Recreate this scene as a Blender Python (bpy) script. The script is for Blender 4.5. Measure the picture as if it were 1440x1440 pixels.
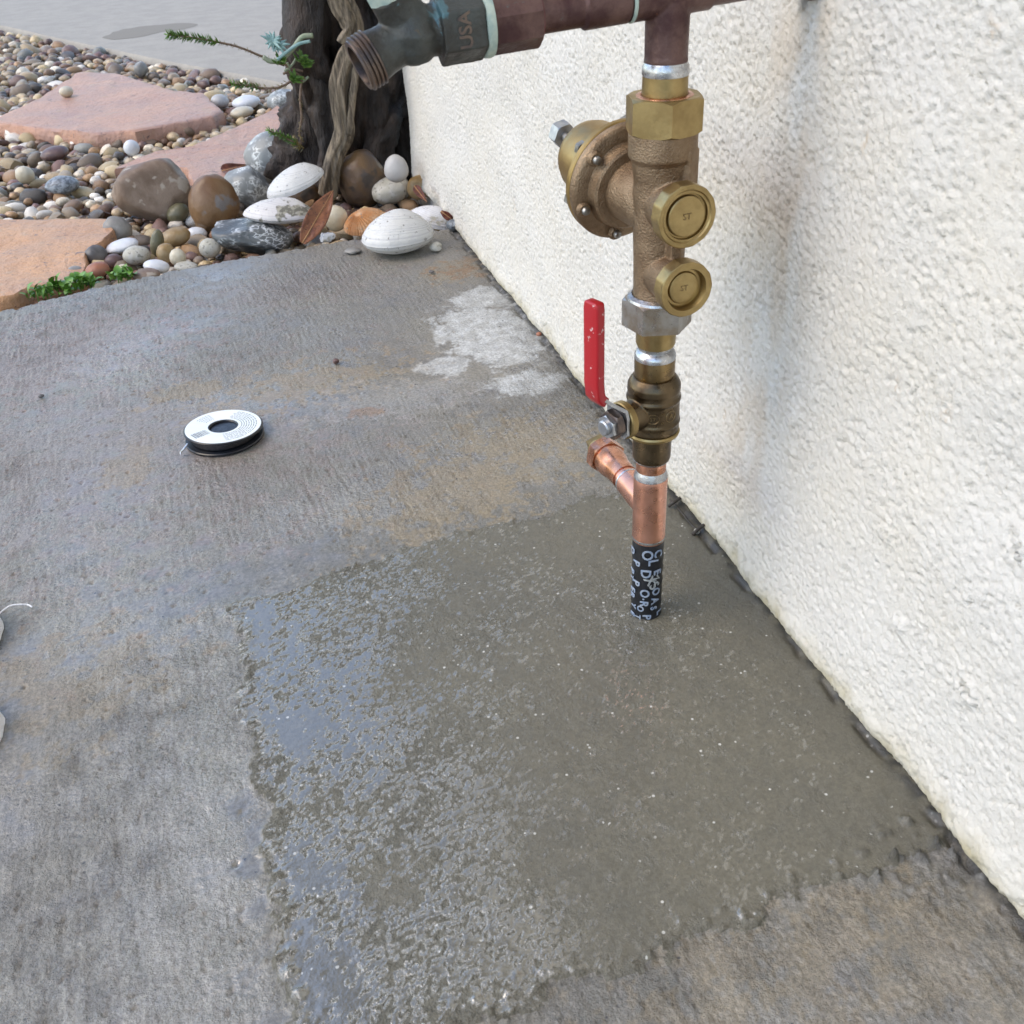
import bpy, math, random
import numpy as np
from math import sin, cos, pi, radians
from mathutils import Matrix, Vector, noise

for o in list(bpy.data.objects):
    bpy.data.objects.remove(o)
S = bpy.context.scene
COL = S.collection
random.seed(7)

# ------------------------------------------------------------------ camera
# World frame: origin at the foot of the pipe, +X towards the house wall,
# +Y along the wall away from the viewer, +Z up.  Metres.
FPX = 1413.0
_n = np.array([837 - 720.0, 2800 - 720.0, FPX]); _n /= np.linalg.norm(_n)
_Y = np.array([0, 0, 1.0]) - _n * _n[2]; _Y /= np.linalg.norm(_Y)
_R = np.stack([np.cross(_Y, -_n), _Y, -_n])
_yaw = -math.atan2(.264, .9645)
_Rz = np.array([[cos(_yaw), -sin(_yaw), 0], [sin(_yaw), cos(_yaw), 0], [0, 0, 1]])
RC = _Rz @ _R
CAM = np.array([-0.26844, -0.58301, 0.537])
cam_d = bpy.data.cameras.new('camera'); cam = bpy.data.objects.new('camera', cam_d); COL.objects.link(cam)
_m = Matrix.Identity(4)
for i in range(3):
    _m[i][0] = RC[i, 0]; _m[i][1] = -RC[i, 1]; _m[i][2] = -RC[i, 2]; _m[i][3] = CAM[i]
cam.matrix_world = _m
cam_d.sensor_width = 36; cam_d.lens = 36 * FPX / 1440
cam_d.clip_start = 0.02; cam_d.clip_end = 500
cam_d.dof.use_dof = True; cam_d.dof.focus_distance = 0.95; cam_d.dof.aperture_fstop = 26
S.camera = cam

def ray(px, py):
    return RC @ np.array([px - 720.0, py - 720.0, FPX])
def at(px, py, z=0.0):
    d = ray(px, py); return CAM + d * (z - CAM[2]) / d[2]
def atY(px, py, y):
    d = ray(px, py); return CAM + d * (y - CAM[1]) / d[1]
def ppm(P):
    return FPX / (RC.T @ (np.array(P) - CAM))[2]

# ------------------------------------------------------------------ light
SUN_AZ, SUN_EL = radians(-88), radians(50)      # azimuth from +Y towards +X
W = bpy.data.worlds.new('World'); S.world = W; W.use_nodes = True
nt = W.node_tree; nt.nodes.clear()
sky = nt.nodes.new('ShaderNodeTexSky'); sky.sky_type = 'NISHITA'; sky.sun_disc = False
sky.sun_elevation = SUN_EL; sky.sun_rotation = SUN_AZ; sky.air_density = 1.0; sky.dust_density = 1.0; sky.ozone_density = 1.0
bg = nt.nodes.new('ShaderNodeBackground'); bg.inputs[1].default_value = 0.15
wo = nt.nodes.new('ShaderNodeOutputWorld')
nt.links.new(sky.outputs[0], bg.inputs[0]); nt.links.new(bg.outputs[0], wo.inputs[0])
sd = bpy.data.lights.new('sun', 'SUN'); sd.energy = 0.5; sd.angle = radians(34); sd.color = (1, .88, .70)
sun = bpy.data.objects.new('sun', sd); COL.objects.link(sun)
_sv = Vector((sin(SUN_AZ) * cos(SUN_EL), cos(SUN_AZ) * cos(SUN_EL), sin(SUN_EL)))
sun.rotation_euler = _sv.to_track_quat('Z', 'Y').to_euler(); sun.location = _sv * 5
S.view_settings.view_transform = 'Standard'; S.view_settings.look = 'None'
S.view_settings.exposure = 1.36; S.view_settings.use_white_balance = True; S.view_settings.white_balance_temperature = 6900; S.view_settings.white_balance_tint = 10; S.view_settings.gamma = 1.0; S.view_settings.use_curve_mapping = False
S.render.engine = 'CYCLES'
S.cycles.max_bounces = 8; S.cycles.diffuse_bounces = 4; S.cycles.glossy_bounces = 4
S.cycles.use_denoising = True

# ------------------------------------------------------------------ helpers
def tag(o, label=None, cat=None, group=None, kind=None):
    if label: o['label'] = label
    if cat: o['category'] = cat
    if group: o['group'] = group
    if kind: o['kind'] = kind
    return o

def empty(name, loc=(0, 0, 0)):
    o = bpy.data.objects.new(name, None); COL.objects.link(o); o.location = loc
    o.empty_display_size = .02
    return o

def link(name, me, mat=None, parent=None, loc=None):
    o = bpy.data.objects.new(name, me); COL.objects.link(o)
    if mat is not None and len(me.materials) == 0: me.materials.append(mat)
    if parent is not None: o.parent = parent
    if loc is not None: o.location = loc
    return o

def smooth(me, ang=35):
    me.polygons.foreach_set('use_smooth', np.ones(len(me.polygons), bool))
    if ang < 180: me.set_sharp_from_angle(angle=radians(ang))
    me.update()

def frame(p, z, x=None):
    """matrix with origin p and local Z along z"""
    z = Vector(z).normalized()
    x = Vector(x) if x is not None else (Vector((1, 0, 0)) if abs(z.x) < .9 else Vector((0, 1, 0)))
    y = z.cross(x).normalized(); x = y.cross(z)
    M = Matrix.Identity(4)
    for i in range(3):
        M[i][0] = x[i]; M[i][1] = y[i]; M[i][2] = z[i]; M[i][3] = p[i]
    return M

class MB:
    def __init__(s): s.v = []; s.f = []
    def add(s, vs, fs, M=None):
        b = len(s.v)
        if M is not None: vs = [M @ Vector(v) for v in vs]
        s.v += [tuple(v) for v in vs]; s.f += [tuple(i + b for i in f) for f in fs]
        return s
    def lathe(s, prof, M=None, seg=48, cap=True, poly=None, rot=0.0, k=0.001):
        """prof: (z, r) list in mm; r may be (r, n) for an n-gon of circumradius r"""
        vs = []; fs = []
        for z, r in prof:
            for i in range(seg):
                t = 2 * pi * i / seg + rot
                if isinstance(r, tuple):
                    n = r[1]; d = (i * n / seg) % 1.0 - .5
                    rr = r[0] * cos(pi / n) / cos(2 * pi / n * d)
                else: rr = r
                vs.append((rr * cos(t) * k, rr * sin(t) * k, z * k))
        m = len(prof)
        for j in range(m - 1):
            for i in range(seg):
                a = j * seg + i; b = j * seg + (i + 1) % seg
                fs.append((a, b, b + seg, a + seg))
        if cap:
            fs.append(tuple(range(seg))[::-1]); fs.append(tuple(range((m - 1) * seg, m * seg)))
        return s.add(vs, fs, M)
    def nut(s, R, n, z0, z1, hole, ch, M=None, rot=0.0, k=0.001, both=True, seg=96):
        """polygonal nut, circumradius R, chamfered by a cone starting at radius ch (scalloped corners)"""
        vs = []; fs = []; rows = []
        for kind in range(6):
            row = []
            for i in range(seg):
                t = 2 * pi * i / seg + rot
                d = (i * n / seg) % 1.0 - .5
                rp = R * cos(pi / n) / cos(2 * pi / n * d)
                dz = max(0, rp - ch) * .62
                r, z = [(hole, z0), (min(ch, rp), z0), (rp, z0 + (dz if both else 0)), (rp, z1 - dz), (min(ch, rp), z1), (hole, z1)][kind]
                row.append(len(vs)); vs.append((r * cos(t) * k, r * sin(t) * k, z * k))
            rows.append(row)
        for a, b in zip(rows, rows[1:] + rows[:1]):
            for i in range(seg):
                j = (i + 1) % seg
                fs.append((a[i], a[j], b[j], b[i]))
        return s.add(vs, fs, M)
    def tube(s, pts, rad, seg=12, cap=True, fn=None):
        P = [Vector(p) for p in pts]; n = len(P)
        if not isinstance(rad, (list, tuple)): rad = [rad] * n
        vs = []; fs = []; up = Vector((.13, .31, .94))
        for i in range(n):
            t = (P[min(i + 1, n - 1)] - P[max(i - 1, 0)]).normalized()
            x = up - t * up.dot(t)
            if x.length < 1e-3: x = Vector((1, 0, 0)) - t * t.x
            x.normalize(); up = x; y = t.cross(x)
            for j in range(seg):
                a = 2 * pi * j / seg
                r = rad[i] * (fn(i / max(1, n - 1), a) if fn else 1)
                vs.append(P[i] + x * (cos(a) * r) + y * (sin(a) * r))
        for i in range(n - 1):
            for j in range(seg):
                a = i * seg + j; b = i * seg + (j + 1) % seg
                fs.append((a, b, b + seg, a + seg))
        if cap:
            fs.append(tuple(range(seg))[::-1]); fs.append(tuple(range((n - 1) * seg, n * seg)))
        return s.add(vs, fs)
    def box(s, lo, hi, M=None):
        x0, y0, z0 = lo; x1, y1, z1 = hi
        return s.add([(x0, y0, z0), (x1, y0, z0), (x1, y1, z0), (x0, y1, z0), (x0, y0, z1), (x1, y0, z1), (x1, y1, z1), (x0, y1, z1)],
                     [(0, 3, 2, 1), (4, 5, 6, 7), (0, 1, 5, 4), (1, 2, 6, 5), (2, 3, 7, 6), (3, 0, 4, 7)], M)
    def mesh(s, name, ang=35):
        me = bpy.data.meshes.new(name); me.from_pydata(s.v, [], s.f); me.update(); smooth(me, ang)
        return me
    def build(s, name, mat, parent=None, ang=35):
        return link(name, s.mesh(name, ang), mat, parent)
    def cast(s, name, mat, parent=None, voxel=.0008, it=6, bevel=None):
        """fuse overlapping solids into one continuous casting"""
        me = s.mesh(name); o = link(name, me, mat)
        r = o.modifiers.new('r', 'REMESH'); r.mode = 'VOXEL'; r.voxel_size = voxel; r.use_smooth_shade = True
        m = o.modifiers.new('s', 'SMOOTH'); m.iterations = it; m.factor = .5
        dg = bpy.context.evaluated_depsgraph_get(); dg.update()
        nm = bpy.data.meshes.new_from_object(o.evaluated_get(dg))
        bpy.data.objects.remove(o)
        nm.name = name
        if len(nm.materials) == 0: nm.materials.append(mat)
        smooth(nm, 180)
        p = link(name, nm, None, parent)
        return p

def spline(pts, n):
    """Catmull-Rom through pts"""
    P = [np.array(p, float) for p in pts]; P = [2 * P[0] - P[1]] + P + [2 * P[-1] - P[-2]]
    out = []; segs = len(P) - 3
    for i in range(n):
        t = i / (n - 1) * segs; k = min(int(t), segs - 1); t -= k
        a, b, c, d = P[k:k + 4]
        out.append(.5 * (2 * b + (c - a) * t + (2 * a - 5 * b + 4 * c - d) * t * t + (3 * b - a - 3 * c + d) * t ** 3))
    return out

def text_geo(txt, size, depth, bold=0.0):
    cu = bpy.data.curves.new('t', 'FONT'); cu.body = txt; cu.size = size; cu.extrude = depth
    cu.align_x = 'CENTER'; cu.align_y = 'CENTER'; cu.resolution_u = 3; cu.offset = bold
    o = bpy.data.objects.new('t', cu); COL.objects.link(o)
    dg = bpy.context.evaluated_depsgraph_get(); dg.update()
    me = bpy.data.meshes.new_from_object(o.evaluated_get(dg))
    v = [tuple(a.co) for a in me.vertices]; f = [tuple(p.vertices) for p in me.polygons]
    bpy.data.objects.remove(o); bpy.data.curves.remove(cu); bpy.data.meshes.remove(me)
    return v, f

# ---- periodic band-limited noise tiles (numpy)
def tile(seed, N, lo, hi, ax=1.0, ang=0.0):
    g = np.random.default_rng(seed).standard_normal((N, N))
    k = np.fft.fftfreq(N, 1 / N); kx, ky = np.meshgrid(k, k)
    a = kx * cos(ang) + ky * sin(ang); b = (-kx * sin(ang) + ky * cos(ang)) * ax
    r = np.sqrt(a * a + b * b) + 1e-9
    H = np.exp(-(r / hi) ** 4) * (1 - np.exp(-(r / lo) ** 4))
    t = np.fft.ifft2(np.fft.fft2(g) * H).real
    return (t / t.std()).astype(np.float32)
def samp(t, L, x, y):
    N = t.shape[0]; u = (x / L * N) % N; v = (y / L * N) % N
    i = np.floor(u).astype(int); j = np.floor(v).astype(int); fu = u - i; fv = v - j
    i %= N; j %= N; i1 = (i + 1) % N; j1 = (j + 1) % N
    return (t[j, i] * (1 - fu) * (1 - fv) + t[j, i1] * fu * (1 - fv) + t[j1, i] * (1 - fu) * fv + t[j1, i1] * fu * fv)
def sstep(a, b, x):
    t = np.clip((x - a) / (b - a), 0, 1); return t * t * (3 - 2 * t)
def axis(lo, f0, f1, hi, st):
    """spacing st inside f0..f1, growing outside to lo / hi"""
    c = list(np.arange(f0, f1 + st / 2, st)); d = st
    while c[-1] < hi - 1e-6: d *= 1.25; c.append(min(hi, c[-1] + d))
    d = st
    while c[0] > lo + 1e-6: d *= 1.25; c.insert(0, max(lo, c[0] - d))
    return np.array(c)
def grid_mesh(name, V, nx, ny, keep=None, attrs=None):
    idx = np.arange(nx * ny).reshape(ny, nx)
    q = np.stack([idx[:-1, :-1], idx[:-1, 1:], idx[1:, 1:], idx[1:, :-1]], -1).reshape(-1, 4)
    if keep is not None: q = q[keep.reshape(-1)]
    used, inv = np.unique(q, return_inverse=True); q = inv.reshape(-1, 4)
    me = bpy.data.meshes.new(name)
    me.vertices.add(len(used)); me.vertices.foreach_set('co', V.reshape(-1, 3)[used].astype(np.float32).ravel())
    me.loops.add(q.size); me.loops.foreach_set('vertex_index', q.ravel().astype(np.int32))
    me.polygons.add(len(q)); me.polygons.foreach_set('loop_start', np.arange(0, q.size, 4, dtype=np.int32))
    me.polygons.foreach_set('loop_total', np.full(len(q), 4, np.int32))
    me.update(calc_edges=True)
    for k, a in (attrs or {}).items():
        at_ = me.attributes.new(k, 'FLOAT', 'POINT'); at_.data.foreach_set('value', a.reshape(-1)[used].astype(np.float32))
    smooth(me, 180)
    return me

# ------------------------------------------------------------------ materials
class Mat:
    def __init__(s, name):
        s.m = bpy.data.materials.new(name); s.m.use_nodes = True; s.t = s.m.node_tree
        s.b = s.t.nodes['Principled BSDF']; s._c = None
    def n(s, typ, **kw):
        nd = s.t.nodes.new(typ)
        for k, v in kw.items(): setattr(nd, k, v)
        return nd
    def l(s, a, b): s.t.links.new(a, b); return s
    def set(s, **kw):
        for k, v in kw.items(): s.b.inputs[k.replace('_', ' ')].default_value = v
        return s
    def co(s):
        if s._c is None: s._c = s.n('ShaderNodeTexCoord').outputs['Object']
        return s._c
    def noise(s, scale, detail=3, rough=.55, vec=None, dist=0):
        nd = s.n('ShaderNodeTexNoise'); nd.inputs['Scale'].default_value = scale; nd.inputs['Detail'].default_value = detail
        nd.inputs['Roughness'].default_value = rough; nd.inputs['Distortion'].default_value = dist
        s.l(vec or s.co(), nd.inputs['Vector']); return nd.outputs['Fac']
    def vor(s, scale, feat='F1', vec=None, out='Distance'):
        nd = s.n('ShaderNodeTexVoronoi'); nd.feature = feat; nd.inputs['Scale'].default_value = scale
        s.l(vec or s.co(), nd.inputs['Vector']); return nd.outputs[out]
    def mapr(s, v, a, b, c=0.0, d=1.0):
        nd = s.n('ShaderNodeMapRange'); nd.interpolation_type = 'SMOOTHSTEP'; s.l(v, nd.inputs[0])
        for i, x in enumerate((a, b, c, d)): nd.inputs[i + 1].default_value = x
        return nd.outputs[0]
    def math(s, op, a, b=None):
        nd = s.n('ShaderNodeMath', operation=op)
        for i, x in enumerate((a, b)):
            if x is None: continue
            if isinstance(x, (int, float)): nd.inputs[i].default_value = x
            else: s.l(x, nd.inputs[i])
        return nd.outputs[0]
    def mix(s, fac, a, b, blend='MIX'):
        nd = s.n('ShaderNodeMix'); nd.data_type = 'RGBA'; nd.blend_type = blend
        for i, x in ((0, fac), (6, a), (7, b)):
            if isinstance(x, tuple): nd.inputs[i].default_value = x + (1,) if len(x) == 3 else x
            elif isinstance(x, (int, float)): nd.inputs[i].default_value = x
            else: s.l(x, nd.inputs[i])
        return nd.outputs[2]
    def attr(s, name):
        nd = s.n('ShaderNodeAttribute'); nd.attribute_name = name; return nd.outputs['Fac']
    def col(s, c): s.l(c, s.b.inputs['Base Color']); return s
    def rgh(s, c): s.l(c, s.b.inputs['Roughness']); return s
    def bump(s, h, dist=.001, strength=1.0):
        nd = s.n('ShaderNodeBump'); nd.inputs['Distance'].default_value = dist; nd.inputs['Strength'].default_value = strength
        s.l(h, nd.inputs['Height'])
        if s.b.inputs['Normal'].is_linked: s.l(s.b.inputs['Normal'].links[0].from_socket, nd.inputs['Normal'])
        s.l(nd.outputs[0], s.b.inputs['Normal']); return s

def metal(name, c1, c2, r1=.3, r2=.5, scale=60, bump=.0, bscale=900, metallic=1.0, contrast=(.35, .65)):
    M = Mat(name); f = M.mapr(M.noise(scale, 5, .6), *contrast)
    M.col(M.mix(f, c1, c2)); M.rgh(M.mapr(M.noise(scale * 2.3, 4), .3, .7, r1, r2)); M.set(Metallic=metallic)
    if bump: M.bump(M.noise(bscale, 3, .6), bump)
    return M.m

m_cast = metal('cast_bronze', (.35, .25, .16), (.25, .17, .105), .36, .55, 60, .0009, 800)
m_brass = metal('machined_brass', (.44, .325, .15), (.33, .235, .105), .34, .52, 55, .00012, 600)
m_bonnet = metal('bonnet_brass', (.42, .285, .115), (.34, .225, .09), .36, .50, 50, .00008, 900)
m_valve = metal('valve_bronze', (.105, .076, .046), (.165, .12, .072), .24, .42, 60, .00008, 700)
m_socket = metal('bronze_socket', (.20, .135, .07), (.30, .21, .10), .25, .40, 80)
m_copper = metal('new_copper', (.80, .42, .31), (.70, .35, .25), .24, .40, 50, .00003, 500)
m_copper_hot = metal('heated_copper', (.70, .36, .25), (.45, .20, .11), .22, .36, 90)
m_solder = metal('solder', (.62, .63, .64), (.45, .45, .46), .22, .42, 160, .0002, 500)
m_nutsilver = metal('tinned_nut', (.52, .49, .45), (.36, .29, .22), .25, .42, 60, .00006, 600)
m_steel = metal('zinc_steel', (.50, .51, .53), (.36, .37, .39), .28, .45, 120)
m_screw = metal('steel_screw', (.42, .41, .39), (.25, .24, .22), .3, .5, 200)
m_oldcu = metal('aged_copper', (.075, .034, .033), (.17, .10, .085), .36, .58, 40, .0002, 400, .75)
m_patina = metal('patina_bronze', (.058, .050, .040), (.085, .100, .096), .36, .62, 30, .0002, 500, .45)
m_green = metal('verdigris', (.35, .45, .40), (.50, .57, .48), .7, .9, 150, .0004, 500, 0.0)
m_thread = metal('worn_thread', (.20, .15, .12), (.10, .085, .085), .35, .5, 90, 0, 0, .9)

def mottled(name, base1, base2, spots, metallic, r1, r2, bump):
    M = Mat(name); c = M.mix(M.mapr(M.noise(38, 6, .65), .35, .65), base1, base2)
    for (col, sc, th) in spots: c = M.mix(M.mapr(M.noise(sc, 5, .7, dist=.5), th, th + .07), c, col)
    M.col(c); M.rgh(M.mapr(M.noise(90, 4), .3, .7, r1, r2)); M.set(Metallic=metallic); M.bump(M.noise(350, 4, .65), bump); return M.m
def plain(name, c1, c2, rough=.5, scale=30, bump=0, bscale=300, contrast=(.35, .65), **kw):
    M = Mat(name); M.col(M.mix(M.mapr(M.noise(scale, 4, .6), *contrast), c1, c2)); M.set(Roughness=rough, **kw)
    if bump: M.bump(M.noise(bscale, 4, .6), bump)
    return M.m
m_oldcu = mottled('aged_copper', (.075, .034, .033), (.17, .10, .085), [((.11, .17, .17), 75, .63), ((.30, .12, .07), 60, .66), ((.16, .15, .14), 30, .64)], .6, .34, .62, .0005)
m_patina = mottled('patina_bronze', (.050, .046, .038), (.085, .092, .085), [((.10, .19, .21), 42, .60), ((.14, .10, .06), 55, .62), ((.22, .30, .26), 90, .68)], .4, .36, .66, .0006)
m_red = Mat('red_vinyl')
_s = m_red.mapr(m_red.noise(150, 4, .7), .635, .67)
m_red.col(m_red.mix(_s, (.40, .010, .016), (.62, .42, .40))); m_red.set(Roughness=.28); m_red.bump(m_red.noise(60, 2), .0003); m_red = m_red.m
m_tape = plain('black_tape', (.006, .007, .010), (.014, .015, .018), .38, 200, .0003, 300)
m_print = plain('blue_grey_print', (.20, .26, .36), (.30, .34, .40), .5, 300)
m_smear = plain('cement_smear', (.22, .23, .22), (.36, .38, .38), .7, 500)
m_black = plain('black_plastic', (.008, .009, .012), (.013, .014, .017), .32, 60)
m_label = plain('white_label', (.74, .80, .78), (.80, .83, .82), .35, 40)
m_ink = plain('grey_ink', (.16, .19, .22), (.24, .27, .30), .6, 300)
m_emb = metal('embossed_bronze', (.26, .19, .10), (.20, .14, .075), .3, .45, 90)

# concrete slab and cement patch: stains with shapes of their own come from mesh attributes
def concrete(name, patch):
    M = Mat(name)
    n1 = M.mapr(M.noise(9, 6, .65), .32, .68); n2 = M.mapr(M.noise(55, 5, .7), .3, .7); n3 = M.noise(420, 4, .7)
    if patch:
        c = M.mix(n1, (.138, .127, .094), (.116, .109, .085))
        c = M.mix(M.math('MULTIPLY', n2, .35), c, (.150, .134, .095))
    else:
        c = M.mix(n1, (.194, .178, .146), (.158, .153, .150))
        st_ = M.n('ShaderNodeMapping'); st_.inputs['Scale'].default_value = (330, 16, 1); st_.inputs['Rotation'].default_value = (0, 0, radians(5)); M.l(M.co(), st_.inputs[0])
        c = M.mix(1.0, c, M.mapr(M.noise(1.0, 3, .6, st_.outputs[0]), .35, .65, .86, 1.14), 'MULTIPLY')
        c = M.mix(M.math('MULTIPLY', n2, .55), c, (.238, .215, .172))
        c = M.mix(M.attr('smear'), c, M.mix(n2, (.165, .152, .122), (.13, .122, .104)))
        c = M.mix(M.attr('pink'), c, M.mix(n2, (.27, .195, .165), (.20, .162, .152)))
        c = M.mix(M.attr('ochre'), c, M.mix(n2, (.32, .235, .12), (.24, .19, .115)))
        chips = M.mapr(M.vor(200, 'F1'), .46, .28)
        pick = M.mapr(M.noise(30, 3), .50, .62)
        c = M.mix(M.math('MULTIPLY', M.math('MULTIPLY', chips, pick), .42), c, (.28, .26, .225))
        c = M.mix(M.attr('white'), c, M.mix(n2, (.56, .57, .56), (.42, .42, .40)))
        c = M.mix(M.attr('rust'), c, (.22, .12, .055))
    c = M.mix(1.0, c, M.mapr(M.noise(330, 3, .75), .33, .67, .74 if not patch else .86, 1.26 if not patch else 1.14), 'MULTIPLY')
    dots = M.math('MULTIPLY', M.mapr(M.vor(150, 'F1'), .19, .13), M.mapr(M.noise(70, 2), .57, .62))
    c = M.mix(dots, c, (.50, .49, .44) if patch else (.045, .042, .04))
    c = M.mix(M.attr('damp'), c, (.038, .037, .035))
    M.col(c)
    w = M.attr('wet')
    r = M.math('ADD', M.math('MULTIPLY', w, -.46), .54)
    r = M.math('ADD', r, M.math('MULTIPLY', M.math('MULTIPLY', M.math('SUBTRACT', n2, .5), M.math('SUBTRACT', 1.05, w)), .2))
    M.rgh(M.math('MAXIMUM', r, .045))
    M.set(IOR=2.7 if patch else 2.2)
    M.l(M.mapr(w, .45, .95, .10, .5) if patch else M.mapr(w, .3, .9, .25, .5), M.b.inputs['Specular IOR Level'])
    g = M.attr('grain')
    M.bump(M.math('MULTIPLY', M.math('SUBTRACT', M.math('ADD', n3, M.math('MULTIPLY', M.noise(190, 3, .6), 1.2)), 1.1), g), .0034)
    return M.m
m_slab = concrete('concrete', False); m_patch = concrete('fresh_cement', True)

M = Mat('white_stucco')
_n1 = M.mapr(M.noise(5, 5, .6), .3, .7); _n2 = M.mapr(M.noise(40, 4, .6), .35, .7)
_c = M.mix(_n1, (.64, .605, .53), (.635, .615, .57)); _c = M.mix(M.math('MULTIPLY', _n2, .3), _c, (.645, .625, .575))
_c = M.mix(M.math('MULTIPLY', M.attr('rust'), .7), _c, (.52, .40, .27))
_c = M.mix(M.math('MULTIPLY', M.attr('base'), .95), _c, M.mix(_n2, (.42, .37, .24), (.50, .47, .38)))
_c = M.mix(M.attr('dirt'), _c, (.09, .085, .075))
M.col(_c); M.set(Roughness=.75); M.bump(M.noise(650, 4, .65), .0008); m_stucco = M.m

M = Mat('pale_concrete'); _c = M.mix(M.mapr(M.noise(14, 7, .72), .35, .65), (.42, .385, .33), (.37, .34, .295))
_c = M.mix(M.mapr(M.noise(160, 4, .7), .55, .68), _c, (.30, .28, .245)); M.col(_c); M.set(Roughness=.95, IOR=1.2); M.bump(M.noise(150, 4), .0012); m_path = M.m
m_soil = plain('garden_soil', (.035, .026, .02), (.06, .045, .035), .9, 40, .004, 60)
M = Mat('pink_sandstone')
_f = M.mapr(M.noise(6, 6, .65, dist=.6), .35, .65)
_c = M.mix(_f, (.56, .30, .195), (.45, .265, .205)); _c = M.mix(M.mapr(M.noise(22, 5, .7), .55, .72), _c, (.52, .34, .22))
_c = M.mix(M.mapr(M.noise(60, 5, .7, dist=1.5), .58, .66), _c, (.22, .13, .105)); M.col(_c); M.set(Roughness=.42)
M.bump(M.noise(45, 6, .7), .009); m_flag = M.m
m_flag2 = m_flag.copy(); m_flag2.name = 'orange_sandstone'
for nd in m_flag2.node_tree.nodes:
    if nd.type == 'MIX' and abs(nd.inputs[6].default_value[0] - .56) < .005 and not nd.inputs[6].is_linked:
        nd.inputs[6].default_value = (.62, .32, .15, 1); nd.inputs[7].default_value = (.48, .27, .165, 1)

# ------------------------------------------------------------------ setting: ground
XW = 0.094                       # wall plane
ground = MB().box((-60, -60, -.16), (60, 60, -.07)).build('garden_ground', m_soil); tag(ground, kind='structure')

gx = axis(-3.0, -.80, XW + .004, XW + .03, .0019); gy = axis(-2.5, -.36, 1.06, 1.06, .0019)
X, Y = np.meshgrid(gx, gy)
T1 = tile(1, 1024, 60, 150); T2 = tile(2, 1024, 3, 10); T3 = tile(3, 1024, 10, 40); T4 = tile(4, 1024, 70, 210, 16, radians(5))
T5 = tile(5, 1024, 1.5, 5); T6 = tile(6, 1024, 30, 90); T7 = tile(7, 1024, 25, 80, 7, radians(20))
wob = samp(T3, .5, X, Y) * .002 + samp(T2, .5, X, Y) * .004 + samp(T6, .5, X, Y) * .0012
top = np.interp(X, [-.33, -.174, .068, .1], [.120, .160, .172, .172])
bot = np.interp(X, [-.33, -.204, -.031, .033, .10], [-.30, -.289, -.274, -.281, -.262])
sdf = np.minimum(np.minimum(X + .322, top - Y), Y - bot) + wob
pm = sstep(-.004, .004, sdf)
edge = np.exp(-(sdf / .006) ** 2)
wd = XW - X                                                    # distance to the wall
leftness = sstep(-.10, -.27, X + samp(T2, .7, X, Y) * .03)
TF = tile(8, 1024, 70, 300, 1.6, radians(60))
strip_ = np.exp(-((X + .305 + .012 * samp(T2, .6, X, Y)) / .028) ** 2) * sstep(-1.2, .3, samp(T3, .9, X, Y * .5)) * sstep(.002, .02, sdf) * pm
film = sstep(-.25, .50, samp(TF, .62, X, Y) * .72 + samp(T6, .71, X, Y) * .42 + samp(T3, .77, X, Y) * .22 + samp(T2, .9, X, Y) * .35 - 3 * np.exp(-(wd / .03) ** 2) + 1.25 * strip_ + .70 * leftness - .45 - .70 * (1 - leftness)) * pm
g_patch = (.16 + .60 * leftness + .22 * sstep(.2, 1.8, samp(T6, .9, X, Y))) * (1 - .93 * film) + .35 * edge
g_patch += .5 * np.exp(-(((X + .0) ** 2 + (Y - .02) ** 2) / .05 ** 2))
g_slab = .42 + .22 * samp(T5, 1.1, X, Y) + .12 * samp(T3, .9, X, Y)
grain = np.clip(pm * g_patch + (1 - pm) * g_slab, .03, 2)
Z = samp(T5, 1.7, X, Y) * .0007
Z += (1 - pm) * (samp(T1, .45, X, Y) * .00022 + samp(T4, .6, X, Y) * .00045) * g_slab
chip = np.clip(samp(T6, .53, X, Y) - 1.5, 0, 2)
Z -= (1 - pm) * chip * .0012
Z += pm * (.0016 + samp(T1, .40, X, Y) * .00016 * g_patch + samp(T7, .9, X, Y) * .00010 + film * .0002)
lump = np.clip(samp(T1, .8, X, Y) * .5 + samp(T6, .8, X, Y) - .6, 0, 3)
Z += edge * lump * .0015 * sstep(-.9, .3, samp(T3, 1.1, X, Y)) * (.2 + .8 * sstep(-.27, -.2, X))
low = sstep(-.10, -.24, Y) * pm                                   # clotted lower margin
Z += np.exp(-((sdf - .004) / .012) ** 2) * low * lump * .0016
nearw = np.exp(-(wd / .016) ** 2) * (.5 + .5 * sstep(-1, 1, samp(T2, .3, X, Y)))
Z += nearw * .0022 * sstep(.35, .1, Y)
Z -= np.exp(-((wd - .005) / .0028) ** 2) * .0035 * sstep(-.2, .8, samp(T3, .9, X, Y))
rough_bot = np.exp(-((X - .07) / .05) ** 2 - ((Y + .275) / .03) ** 2)
Z += rough_bot * lump * .003
Z += .0011 * np.exp(-((sdf - .003 - .002 * samp(T3, .6, X, Y)) / .005) ** 2) * sstep(-.24, -.28, X) * (.4 + .6 * sstep(-.8, .8, samp(T2, .5, X, Y)))   # trowelled lip
Z += .0012 * np.exp(-(((np.hypot(X, Y) - .014) / .006) ** 2))    # collar of cement round the pipe
def blob(px, py, rx, ry, ang=0, n=.35, sh=0):
    c = at(px, py); a = radians(ang); dx = X - c[0]; dy = Y - c[1]
    u = (dx * cos(a) + dy * sin(a)) / rx; v = (-dx * sin(a) + dy * cos(a)) / ry
    return sstep(1.0, .72, np.hypot(u, v) + samp(T3, 1.0, X + sh, Y) * n * .4 + samp(T6, .9, X + sh, Y) * n * .3 + samp(T1, .7, X + sh, Y) * n * .25)
slabm = 1 - pm
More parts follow.
